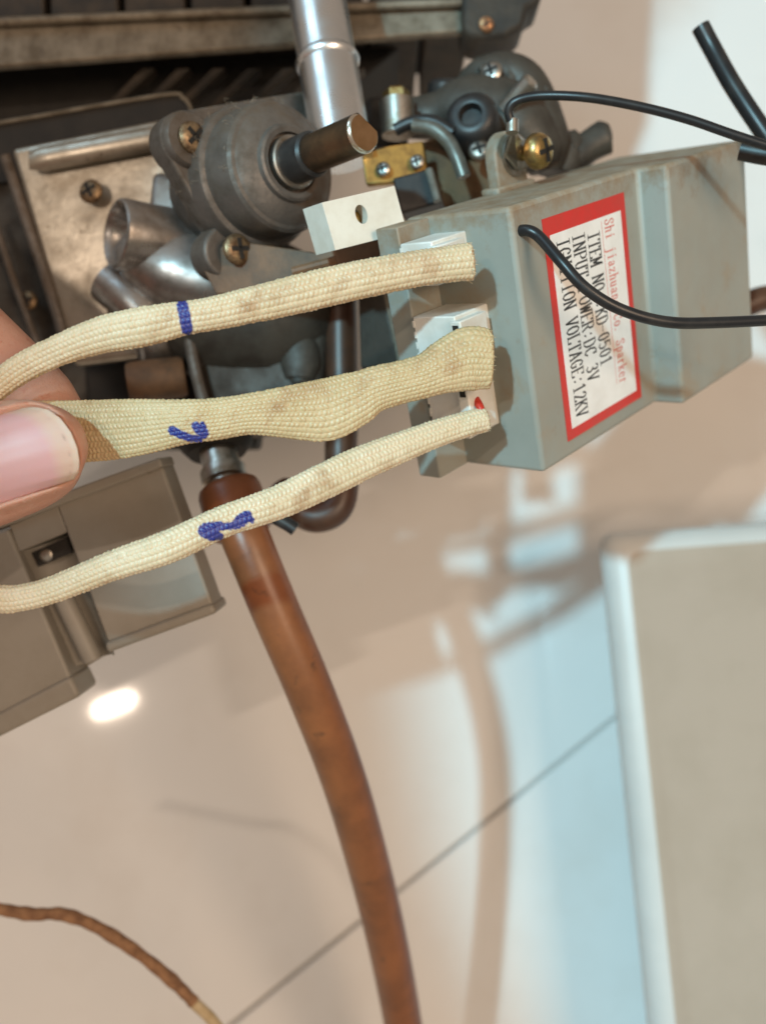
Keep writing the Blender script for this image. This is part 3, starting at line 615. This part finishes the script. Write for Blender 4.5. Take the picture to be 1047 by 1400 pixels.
    f2 = f+[tuple(nb+k for k in q[::-1]) for q in f]+[(rim_i[(k+1) % len(rim_i)], rim_i[k], nb+rim_i[k], nb+rim_i[(k+1) % len(rim_i)]) for k in range(len(rim_i))]
    nm = mat('nail', (.6, .3, .3), .40, 0, sss=.25, bump=.05, bscale=900, spec=.4)
    at = nm.node_tree.nodes.new('ShaderNodeAttribute'); at.attribute_name = 'tint'
    nm.node_tree.links.new(at.outputs['Color'], nm.node_tree.nodes['Principled BSDF'].inputs['Base Color'])
    no = mesh_obj('thumb_nail', v2, f2, nm, o, smooth=60)
    ca = no.data.attributes.new('tint', 'FLOAT_COLOR', 'POINT'); ca.data.foreach_set('color', np.array(colr2, dtype=np.float32).ravel())
hand()

# ------------------------------------------------------------------ screw used on several parts
def screw(parent, C, axis, r, mt='rust_screw', h=None, rot=.3, slot=True):
    C = V(C); ax = V(axis).normalized(); h = h or r*.55
    s = MB().lathe([(-r*.6, r*.5), (-.05*r, r*.5), (-.02*r, r*.98), (h*.5, r), (h*.82, r*.86), (h, r*.55), (h*1.03, .01)], C, ax, 24).build('screw', M[mt], parent, smooth=40)
    if slot:
        _, e1, e2 = frame(ax)
        for an in (rot, rot+math.pi/2):
            d = e1*math.cos(an)+e2*math.sin(an); n = ax.cross(d)
            MB().box(C+ax*(h*.5)-d*r*.66-n*r*.15, d*r*1.32, n*r*.30, ax*h*.58).build('recess', M['soot'], s, smooth=0)
    return s

# ------------------------------------------------------------------ burner and heat exchanger behind it
def burner():
    t = thing('burner', 'sooty burner tray with a stained metal front rail along the top', 'burner', P(150, 97, 262))
    # front rail: a sheet bent at its foot
    a, b, c, d = P(-420, 62, 262), P(700, 5, 262), P(700, 50, 262), P(-420, 116, 262)
    a, b, c, d = P(-420, 52, 262), P(655, 6, 262), P(655, 42, 262), P(-420, 122, 262)
    MB()._prism([a, d, c, b], V((0, 3, 0))).build('front_rail', M['rail'], t, bevel=.7)
    a2, b2 = P(-420, 48, 260.5), P(655, 3, 260.5)
    MB().tube([a2, b2], 1.3, 12, 2).build('rail_lip', M['rail'], t)
    # burner blades above, one beside the other with gaps between them
    xs = [-330, -235, -140, -45, 60, 162, 254, 337, 420, 500, 580, 655]
    for x0, x1 in zip(xs[:-1], xs[1:]):
        f0, f1 = (x0+420)/1075, (x1+420)/1075
        p0, p1 = a2.lerp(b2, f0)+V((.8, 3, 1)), a2.lerp(b2, f1)+V((-.8, 3, 1))
        MB().box(p0, p1-p0, V((0, 60, 0)), V((-4, 0, 130))).build('burner_blade', M['burner'], t, bevel=.8)
    # end bracket
    e = MB()._prism([P(612, -640, 258), P(632, 40, 258), P(645, 52, 258), P(690, 50, 258), P(716, 36, 258), P(722, 10, 258), P(738, 4, 258), P(755, -60, 258), P(748, -160, 258), P(772, -230, 258), P(765, -640, 258)], V((0, 14, 0))).build('end_bracket', M['burner'], t, bevel=1.5)
    screw(t, P(664, 34, 257.5), (.1, -1, -.2), 2.0, 'copper')
    # dark underside: floor tray and slanted fins under it
    MB()._prism([P(-420, 100, 285), P(-420, 240, 290), P(300, 190, 290), P(480, 120, 286), P(560, 52, 286), P(640, 46, 286), P(640, 20, 286)], V((0, 25, 0))).build('underside', M['soot'], t, bevel=1)
    for k in range(7):
        x = 120+k*48
        MB()._prism([P(x, 166, 279), P(x+14, 166, 279), P(x+92, 92, 272), P(x+74, 92, 272)], V((0, 5, 0))).build('fin', M['burner'], t, bevel=.5)
    for k in range(2):
        pass
    # black guard sheet with a pale folded edge
    MB()._prism([P(-420, 238, 262), P(-420, 330, 262), P(262, 200, 262), P(262, 152, 262), P(254, 138, 262), P(238, 130, 262), P(0, 170, 262)], V((0, 2, 0))).build('guard_sheet', M['soot'], t)
    MB().tube([P(-420, 236, 261.5), P(0, 168, 261.5), P(120, 147, 261.5), P(232, 129, 261.5), P(250, 134, 261.5), P(259, 144, 261.5), P(263, 160, 261.5)], .55, 8, 6).build('folded_edge', M['rail'], t)
burner()

# ------------------------------------------------------------------ silver pipe
def pipe():
    a, b = P(411, -140, 238), P(469, 215, 224)
    t = thing('metal_pipe', 'silver aluminium pipe with a raised bead running down to the valve', 'pipe', b)
    ax = (b-a).normalized(); r = 7.1; L_ = (b-a).length
    # bead position seen at y = 88
    best = min(range(1000), key=lambda k: abs(CY-F*(a+ax*L_*k/1000).z/(a+ax*L_*k/1000).y-88)); tb = L_*best/1000
    MB().lathe([(0, r), (L_, r)], a, ax, 40).build('tube', M['pipe'], t, smooth=60)
    MB().lathe([(tb-1.6, r), (tb-.9, r+.5), (tb-.3, r+.75), (tb+.5, r+.5), (tb+1.1, r)], a, ax, 40, cap0=False, cap1=False).build('bead', M['pipe'], t, smooth=60)
pipe()

# ------------------------------------------------------------------ gas valve
def valve():
    t = thing('gas_valve', 'grimy cast metal gas valve with stepped round bonnet and bronze stem', 'gas valve', P(300, 640, 225))
    KB = P(341, 247, 223); KE = P(498, 181, 192); ax = (KE-KB).normalized()
    _, e1, e2 = frame(ax)
    Lk = (KE-KB).length
    # stepped bonnet
    MB().lathe([(-3, 16.4), (3.4, 16.4), (4.3, 16.1), (4.7, 15.5), (4.9, 14.9), (11.6, 14.6), (12.8, 14.3), (13.6, 13.7), (13.9, 12.9), (14.4, 12.4), (15.6, 9.6), (15.9, 8.6), (17.0, 8.3), (17.3, 7.7), (17.2, 6.6), (15.5, 6.4), (15.5, 4)], KB, ax, 72, cap0=False).build('bonnet', M['cast'], t, smooth=22)
    MB().lathe([(15, 5.9), (17.9, 5.8), (18.2, 5.4), (18.2, 4.2)], KB, ax, 40, cap0=False, cap1=False).build('gland_ring', M['steel'], t, smooth=30)
    st = MB().lathe([(14, 4.85), (24.5, 4.85), (25.2, 4.35)], KB, ax, 40).build('stem_boot', M['rubber'], t, smooth=30)
    # stem with a flat: D section
    def dsec(r, z, flat=.62):
        out = []
        dirf = (V((.55, 0, .85))); dirf = (dirf-ax*dirf.dot(ax)).normalized(); dn = ax.cross(dirf)
        for k in range(48):
            an = 2*math.pi*k/48; x, y = math.cos(an)*r, math.sin(an)*r
            x = min(x, r*flat) if z > 31 else x
            out.append(KB+ax*z+dirf*x+dn*y)
        return out
    sb = MB().ring_loft([dsec(4.05, 24), dsec(4.05, 31), dsec(4.05, 31.1, .68), dsec(4.05, Lk-.7, .68)], True, True).build('stem', M['stem'], t, smooth=40)
    MB().ring_loft([dsec(4.05, Lk-.72, .68), dsec(4.0, Lk-.4, .68), dsec(3.55, Lk, .68)], False, False).build('chamfer', M['stem_edge'], sb, smooth=40)
    MB().ring_loft([dsec(3.56, Lk-.3, .68), dsec(3.54, Lk+.03, .68)], True, True).build('end_face', M['stem_face'], sb, smooth=0)
    mb = MB(); r_ = random.Random(5)
    for k in range(90):
        an = r_.uniform(-.2, 1.9); z = r_.choice([3.5, -3, -5, 0, 4.6, 12.6]); rad = 16.5 if z < 4.5 else 14.8
        p = KB+ax*(z+r_.uniform(-1, 1))+(e1*math.cos(an)+e2*math.sin(an))*rad; d = (e1*math.cos(an)+e2*math.sin(an)+V((r_.gauss(0, .7), r_.gauss(0, .7), r_.gauss(0, .7)))).normalized()
        q = p+d*r_.uniform(.5, 1.6); mb.tube([p-d*.2, q, q+V((r_.gauss(0, .7), r_.gauss(0, .7), r_.gauss(0, .4)))], .04, 3, 2)
    li = mb.build('lint', M['lint'], t, smooth=0); li['kind'] = 'stuff'
    # flange with ears: hull of circles in the plane across the axis
    def loc2(px, py, off):
        s, u = on_plane(px, py, KB+ax*off, e1, e2); return s, u
    ea = [loc2(256, 192, 0), loc2(309, 346, 1.0), loc2(440, 150, 0)]
    hp = hull2(circ((0, 0), 16.2, 48)+circ(ea[0], 6.4)+circ(ea[2], 5))
    MB().prism([KB+e1*x+e2*y+ax*.0 for x, y in hp], -ax*5.5).build('flange', M['cast'], t, bevel=.8, bseg=3)
    hp2 = hull2(circ((0, -8), 6, 20)+circ(ea[1], 5.6))
    MB().prism([KB+e1*x+e2*y+ax*1.0 for x, y in hp2], -ax*7).build('flange_ear', M['cast'], t, bevel=.8, bseg=3)
    MB().lathe([(-6, 6.2), (1.0, 6.2), (1.8, 5.6)], KB+e1*ea[0][0]+e2*ea[0][1], ax, 32).build('screw_boss', M['cast'], t, smooth=40)
    screw(t, KB+e1*ea[0][0]+e2*ea[0][1]+ax*1.8, ax, 3.5, rot=.9)
    screw(t, KB+e1*ea[1][0]+e2*ea[1][1]+ax*5.2, ax, 3.5, rot=.2)
    # bracket plate under the bonnet
    pl = [P(268, 352, 218), P(288, 338, 218), P(330, 330, 217), P(430, 345, 210), P(520, 322, 208), P(525, 350, 208), P(430, 380, 211), P(330, 402, 217), P(296, 402, 218)]
    bp = MB().prism(pl, V((.6, 2.2, .2))).build('bracket_plate', M['rusty'], t, bevel=.3)
    MB().tube([P(400, 372, 207), P(460, 356, 206)], 1.1, 10, 3).build('brass_link', M['rusty'], t)
    # body behind the flange
    MB().lathe([(-5, 12), (-14, 12), (-18, 11)], KB, ax, 40, cap1=True).build('body_neck', M['cast'], t, smooth=30)
    # horizontal chamber with a hollow mouth at its left end
    c0 = P(158, 319, 229); cdir = V((-.80, -.60, .02)).normalized()
    MB().lathe([(-34, 10.5), (-20, 9.2), (-8, 8.6), (-1.5, 8.6), (-.4, 8.3), (0, 7.7), (-.5, 6.9), (-2.2, 6.3), (-5, 5.4), (-7.5, 3.6), (-8, .01)], c0, cdir, 48, up=(0, 0, 1)).build('inlet_boss', M['bare'], t, smooth=40)
    MB()._prism([P(206, 232, 236), P(196, 330, 236), P(300, 372, 236), P(330, 250, 236)], V((4, 14, 0))).build('body_block', M['bare'], t, bevel=2, bseg=3)
    # main casting below, several blended masses
    def mass(name, spec, across, m_, n=24):
        mb = MB(); limb(mb, spec, across, n); return mb.build(name, M[m_], t, smooth=60)
    mass('chamber_casting', [(178, 350, 240, 5, 6), (200, 356, 238, 9, 9), (240, 372, 237, 11, 10), (300, 388, 237, 11, 10), (350, 388, 239, 8, 8), (368, 388, 241, 3, 3)], (0, 0, 1), 'bare')
    mass('body_casting', [(170, 400, 252, 10, 10), (215, 405, 250, 15, 14), (290, 420, 246, 19, 17), (370, 425, 246, 19, 17), (425, 425, 248, 14, 14), (440, 425, 250, 6, 6)], (0, 0, 1), 'cast_dark')
    MB()._prism([P(272, 420, 237), P(262, 470, 237), P(286, 575, 237), P(330, 590, 237), P(440, 570, 237), P(452, 420, 237)], V((0, 26, 0))).build('lower_casting', M['cast_dark'], t, bevel=3, bseg=4)
    MB().tube([P(256, 440, 234), P(266, 500, 234), P(284, 570, 234)], 1.5, 10, 4).build('casting_edge', M['cast'], t)
    MB().lathe([(0, 4.8), (1.2, 5.2), (13, 5.2), (14, 4.6)], P(176, 524, 236), P(250, 515, 238)-P(176, 524, 236), 28).build('brass_spigot', M['rusty'], t, smooth=35)
    mb = MB(); limb(mb, [(408, 455, 237, 1.5, 1.5), (408, 462, 238, 4, 3), (410, 480, 238, 5.2, 3.2), (411, 500, 238, 5.2, 3.2), (410, 520, 238, 4, 3), (409, 527, 237, 1.5, 1.5)], (1, 0, 0)); mb.build('oval_cap', M['cast_dark'], t, smooth=60)
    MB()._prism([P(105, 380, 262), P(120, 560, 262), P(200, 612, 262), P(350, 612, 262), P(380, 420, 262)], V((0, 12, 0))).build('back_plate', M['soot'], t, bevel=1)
    MB().lathe([(0, 8), (3, 9), (6.5, 9), (9, 7)], P(292, 575, 236), P(300, 640, 232)-P(292, 575, 236), 32).build('outlet_neck', M['soot'], t, smooth=30)
    MB().lathe([(-3, 4.6), (2, 4.6), (2.4, 5.6), (5.6, 5.6), (6, 4.6), (12.5, 4.6)], P(302, 632, 231), P(316, 690, 226)-P(302, 632, 231), 32).build('outlet_pipe', M['steel'], t, smooth=30)
    # blue-lit elbow behind the first sleeve
    MB().tube([P(150, 385, 240), P(190, 420, 238), P(215, 460, 240), P(222, 500, 246)], 6.0, 24, 6).build('elbow', M['bare'], t, smooth=60)
    # stamped cover plate on the left
    nrm = V((-.12, -1, .10)).normalized()
    Q = [P(14, 202, 246), P(228, 160, 244), P(300, 330, 244), P(330, 470, 246), P(100, 500, 250)]
    co = MB()._prism([Q[0], Q[4], Q[3], Q[2], Q[1]], V((.3, 4.0, 0))).build('cover_plate', M['cover'], t, bevel=1.6, bseg=4)
    r0, r1 = P(40, 219, 243.0), P(232, 184, 241.5)
    rd = (r1-r0).normalized(); rv = V((.03, 0, -1)); rn = V((0, -1, 0))
    rings = []
    for k in range(13):
        f = k/12; c = r0.lerp(r1, f); e = 1 if 0 < k < 12 else .2
        rings.append([c+rv*(x*3.3)*(1 if e == 1 else .7)+rn*(z*e) for x, z in ((-1, -.9), (-.8, .6), (-.35, 1.5), (.35, 1.5), (.8, .6), (1, -.9))])
    MB().ring_loft(rings, True, True).build('pressed_rib', M['cover'], co, smooth=50)
    MB().tube([P(8, 214, 247.5), P(40, 310, 248), P(70, 400, 248.5), P(96, 486, 249)], 1.5, 14, 6).build('rolled_edge', M['cast'], co, smooth=60)
    screw(t, P(126, 263, 243), (-.25, -1, .1), 3.1, rot=.5)
valve()

# side frame at the far left
def side_frame():
    t = thing('side_frame', 'dark narrow metal frame strip left of the stamped cover plate', 'frame', P(60, 560, 262))
    MB()._prism([P(-200, 190, 264), P(-200, 640, 264), P(150, 612, 264), P(120, 420, 264), P(60, 300, 264), P(40, 180, 264)], V((0, 3, 0))).build('sheet', M['cast_dark'], t, bevel=.8)
    MB().tube([P(-8, 300, 259), P(18, 380, 259), P(48, 460, 259), P(72, 520, 259)], 1.0, 10, 5).build('bead', M['cast'], t, smooth=60)
    screw(t, P(40, 412, 261), (-.1, -1, 0), 2.6, rot=.4)
side_frame()

# ------------------------------------------------------------------ cream ceramic block
def ceramic():
    O = P(440, 277, 190); ex = P(539, 254, 196)-O; ez = P(455, 343, 191.5)-O; ey = P(414, 286, 197)-O
    ez = ez-ex*ez.dot(ex)/ex.dot(ex)
    t = thing('terminal_block', 'cream ceramic block with a round screw hole beside the valve stem', 'terminal block', O+ez+ex*.5)
    # front face with a round hole: ring of quads from the square to the circle, then the bore
    n = 40; n0 = ex.cross(ez).normalized()
    if n0.y > 0: n0 = -n0
    X, Z = ex.length, ez.length; xh, zh = ex.normalized(), ez.normalized()
    s, u = on_plane(494, 293, O, xh, zh); R = 1.55
    sq, ci = [], []
    for k in range(n):
        a = 2*math.pi*k/n; dx, dz = math.cos(a), math.sin(a)
        tm = min([(X-s)/dx if dx > 1e-9 else 1e9, -s/dx if dx < -1e-9 else 1e9, (Z-u)/dz if dz > 1e-9 else 1e9, -u/dz if dz < -1e-9 else 1e9])
        sq.append(O+xh*(s+dx*tm)+zh*(u+dz*tm)); ci.append(O+xh*(s+dx*R*.85)+zh*(u+dz*R*1.25))
    # move the nearest samples onto the corners
    for cx_, cz_ in ((0, 0), (X, 0), (X, Z), (0, Z)):
        q = O+xh*cx_+zh*cz_; k = min(range(n), key=lambda i: (sq[i]-q).length); sq[k] = q
    bore = [p-n0*6 for p in ci]
    MB().ring_loft([[p+ey for p in sq], sq, ci, bore], True, True).build('body', M['ceramic'], t, smooth=20)
    MB().lathe([(0, 1.45), (1.0, 1.45), (1.2, 1.1)], O+xh*s+zh*u-n0*4.5, n0, 20).build('set_screw', M['brass'], t)
ceramic()

# ------------------------------------------------------------------ linkage and switch at the upper right of the pipe
def linkage():
    t = thing('switch_linkage', 'dark greasy linkage with brass plate and black micro switch behind the box', 'linkage', P(640, 280, 240))
    fr = lambda *p: [P(x, y, d) for x, y, d in p]
    MB()._prism(fr((494, 210, 226), (500, 252, 226), (540, 248, 226), (584, 232, 228), (578, 192, 228), (530, 200, 226)), V((.5, 2.5, 0))).build('brass_plate', M['brass'], t, bevel=.4)
    screw(t, P(524, 232, 225.5), (-.3, -1, .1), 1.8, 'steel'); screw(t, P(570, 222, 226), (-.3, -1, .1), 1.8, 'steel')
    MB()._prism(fr((536, 243, 224), (548, 292, 224), (604, 276, 224), (592, 228, 224)), V((2, 12, 0))).build('micro_switch', M['rubber'], t, bevel=.6)
    MB().tube(fr((586, 232, 222), (598, 275, 221)), 1.0, 10, 3).build('switch_edge', M['lever'], t)
    # bolt with gilt cap
    c = P(545, 185, 236); up = (P(541, 125, 236)-c)
    MB().lathe([(0, 3.8), (.05, 4.2), (up.length*.78, 4.2)], c, up, 28).build('spacer', M['steel'], t, smooth=35)
    MB().lathe([(up.length*.76, 3.4), (up.length*.97, 3.4), (up.length*1.02, 3.0)], c, up, 6).build('bolt_head', M['gold_zinc'], t, smooth=0)
    MB()._prism(fr((500, 130, 246), (500, 200, 246), (560, 200, 246), (545, 128, 246)), V((0, 8, 0))).build('black_block', M['rubber'], t, bevel=1.5)
    # rocker casting
    mb = MB(); limb(mb, [(560, 162, 247, 5, 5), (600, 158, 246, 6, 6), (640, 148, 244, 8, 8), (680, 158, 244, 9.5, 9), (712, 182, 244, 9, 9), (736, 210, 244, 7, 7), (745, 230, 244, 4, 4)], (0, 0, 1)); mb.build('rocker_casting', M['cast_dark'], t, smooth=60)
    mb = MB(); limb(mb, [(634, 128, 250, 3, 4), (662, 108, 247, 5, 6), (690, 103, 246, 5.6, 6), (714, 116, 246, 6, 6.5), (732, 150, 246, 6, 6.5), (748, 200, 246, 6, 6.5), (752, 236, 246, 3, 3)], (.6, 0, .8)); mb.build('upper_arm', M['cast_dark'], t, smooth=60)
    MB().lathe([(-4, 6.4), (4, 6.4), (5.6, 5.4), (6.2, 3.6), (6.0, 2.8), (3.5, 2.4), (3.5, .01)], P(648, 172, 233), V((-.25, -1, .1)), 32).build('pivot_knob', M['rubber'], t, smooth=45)
    MB().tube(fr((566, 172, 230), (592, 176, 228), (612, 192, 227), (624, 214, 226), (634, 242, 226)), 1.7, 12, 6).build('curved_lever', M['lever'], t, smooth=60)
    MB().tube(fr((540, 178, 232), (562, 168, 231), (590, 166, 230), (620, 182, 229)), 1.6, 12, 6).build('spring_arm', M['rubber'], t, smooth=60)
    MB()._prism(fr((560, 200, 238), (575, 290, 238), (700, 270, 238), (700, 190, 238), (640, 170, 238)), V((0, 6, 0))).build('brown_bracket', M['stem'], t, bevel=.6)
    for px_, py_, an_ in ((668, 118, .5), (694, 112, .1), (722, 136, -.8)):
        c_ = P(px_, py_, 240); MB().box(c_, V((math.cos(an_)*2.2, 0, math.sin(an_)*2.2)), V((-math.sin(an_)*6, 0, math.cos(an_)*6)), V((0, 5, 0))).build('casting_rib', M['cast_dark'], t, bevel=.5)
    MB()._prism(fr((600, 168, 240), (606, 196, 240), (700, 214, 240), (706, 176, 240)), V((0, 4, 0))).build('cross_plate', M['rusty'], t, bevel=.6)
    MB().lathe([(0, 2.2), (9, 2.2), (9.5, 1.6)], P(690, 150, 236), V((.6, -.6, .5)), 16).build('adjusting_screw', M['steel'], t, smooth=30)
    screw(t, P(655, 206, 229), (-.2, -1, .2), 2.6, 'steel'); screw(t, P(672, 100, 240), (-.4, -1, .2), 2.8, 'steel')
    MB().lathe([(-3, 4.5), (3, 4.5), (4, 3.6)], P(608, 132, 250), V((0, -.3, 1)), 24).build('round_nut', M['rubber'], t, smooth=30)
    mb = MB(); limb(mb, [(764, 240, 250, 5, 5), (775, 205, 250, 5.5, 5), (785, 215, 250, 4, 4), (805, 200, 250, 4.2, 4), (826, 188, 250, 4.6, 4), (834, 186, 250, 2, 2)], (0, 0, 1)); mb.build('toothed_arm', M['cast_dark'], t, smooth=60)
linkage()

# dark metal plate behind the sleeves, between valve and igniter box
def side_plate():
    t = thing('support_plate', 'dark grey upright metal plate just left of the igniter box', 'plate', P(515, 500, 232))
    MB()._prism([P(488, 380, 232), P(492, 505, 232), P(545, 498, 228), P(520, 380, 226)], V((2, 2.5, 0))).build('sheet', M['cast_dark'], t, bevel=.6)
    MB().tube([P(526, 392, 224), P(536, 440, 225), P(547, 496, 226)], .7, 8, 4).build('folded_edge', M['rail'], t)
side_plate()

# ------------------------------------------------------------------ brown gas hose
def hose():
    pts = [P(324, 705, 222), P(340, 745, 220), P(374, 828, 221), P(424, 945, 226), P(468, 1060, 236), P(502, 1175, 250), P(530, 1290, 266), P(551, 1400, 283), P(566, 1500, 298), P(580, 1640, 310)]
    t = thing('gas_hose', 'orange-brown rubber gas hose hanging from the valve outlet', 'hose', pts[-1])
    MB().tube(pts, lambda u: 5.65+.25*max(0, 1-u*7)**1.5, 32, 10).build('tube', M['hose'], t, smooth=60)
    # clamp and flared collar at the top
    a = P(308, 655, 224); b = P(336, 738, 220); ax = (b-a).normalized()
    MB().lathe([(.6, 4.2), (.9, 6.0), (1.6, 7.0), (3, 7.5), (10.5, 7.7), (12.6, 7.5), (13.4, 6.7), (13.8, 5.6)], a+ax*.5, ax, 36).build('collar', M['hose'], t, smooth=40)
    MB().lathe([(10.2, 7.6), (10.4, 8.0), (12.0, 8.0), (12.2, 7.6)], a, ax, 36, cap0=False, cap1=False).build('clamp_band', M['hose2'], t, smooth=40)
    MB().tube([P(366, 702, 216), P(392, 716, 216), P(404, 724, 216)], 1.6, 10, 4).build('clamp_tail', M['rubber'], t, smooth=50)
hose()
def bent_tube():
    pts = [P(466, 395, 240), P(467, 480, 240), P(468, 560, 240), P(466, 620, 240), P(468, 665, 238), P(458, 696, 237), P(430, 706, 237), P(400, 690, 238), P(380, 670, 240)]
    t = thing('bent_tube', 'dark brown bent tube curving up behind the middle sleeve', 'tube', pts[5])
    MB().tube(pts, 4.1, 24, 8).build('tube', M['hose2'], t, smooth=60)
bent_tube()

# ------------------------------------------------------------------ grey plastic box at the lower left
def greybox():
    D = 212.0; k = D/F
    O = P(222, 637, D); tilt = V((0, .16, 0))
    U = (V((-.945, 0, -.325))+V((0, .10, 0))).normalized(); Vv = (V((.33, 0, -.944))+V((0, .06, 0))); Vv = (Vv-U*Vv.dot(U)).normalized()
    Nn = U.cross(Vv); Nn = Nn if Nn.y < 0 else -Nn
    def L(u, v, n): return O+U*(u*k)+Vv*(v*k)+Nn*n
    t = thing('plastic_box', 'beige-grey plastic box with a rounded channel below the thumb', 'plastic box', L(150, 230, -6))
    def slab(name, poly, n0, n1, bv=.7, parent=t, m_='greybox'):
        return MB().prism([L(u, v, n0) for u, v in poly], Nn*(n1-n0)).build(name, M[m_], parent, bevel=bv, bseg=3)
    rp = slab('right_panel', [(0, 0), (160, 0), (160, 214), (0, 210)], -9, 0)
    slab('bottom_rim', [(-2, 200), (162, 204), (163, 219), (-3, 215)], -10, 1.3, .9, rp)
    slab('top_ridge', [(-2, 2), (330, 8), (330, -10), (-2, -12)], -9, .8, .6, rp)
    lp = slab('left_panel', [(236, 10), (520, 24), (520, 300), (222, 262), (226, 250)], -9, 0.6)
    slab('bottom_rim', [(224, 232), (520, 276), (520, 305), (221, 264)], -10, 1.6, 1.0, lp)
    slab('bridge', [(160, 2), (236, 6), (236, 46), (160, 42)], -9, -.4, .4, rp)
    # half-round channel between the panels
    rings = []
    for v in np.linspace(46, 226, 14):
        rings.append([L(198-38*math.cos(a), v, -.3-6.0*math.sin(a)) for a in np.linspace(0, math.pi, 17)])
    ch = MB().ring_loft([r+[r[-1]-Nn*2, r[0]-Nn*2] if False else r for r in rings], False, False, closed=False).build('channel', M['greybox'], t, smooth=60)
    # core rod lying in the channel
    MB().tube([L(206, 100, -2.2), L(200, 160, -2.2), L(194, 224, -2.2)], 2.3, 16, 4).build('channel_rib', M['greybox'], t, smooth=60)
    MB().prism([L(u, v, -9) for u, v in ((160, 40), (236, 44), (234, 236), (160, 220))], -Nn*1.5).build('back_wall', M['greybox'], t)
    slab('slot', [(170, 48), (226, 52), (224, 74), (170, 70)], -8.6, -3.0, 0, t, 'soot')
    screw(t, L(208, 62, -3.6), Nn, 1.7, 'steel', slot=False)
greybox()

# ------------------------------------------------------------------ scorched cable at the bottom left
def cable():
    pts = [P(-160, 1215, 246), P(-60, 1232, 247), P(0, 1243, 248), P(45, 1250, 248), P(85, 1250, 249), P(130, 1266, 250), P(185, 1300, 251), P(235, 1340, 253), P(265, 1370, 254), P(300, 1408, 256), P(340, 1490, 260), P(360, 1600, 265)]
    t = thing('scorched_cable', 'scorched brown braided cable with a pale end at the bottom left', 'cable', pts[6])
    cp = catmull(pts, 14); cut = min(range(len(cp)), key=lambda i: abs(cp[i].x-P(266, 1371, 254).x))
    rr = lambda u: 1.65+.08*math.sin(u*95)+.11*math.sin(u*37+1)
    MB().tube(cp[:cut+1], rr, 16, 2).build('burnt_braid', M['cable'], t, smooth=60)
    MB().tube(cp[cut:], 1.55, 16, 2).build('pale_braid', M['cable_pale'], t, smooth=60)
cable()
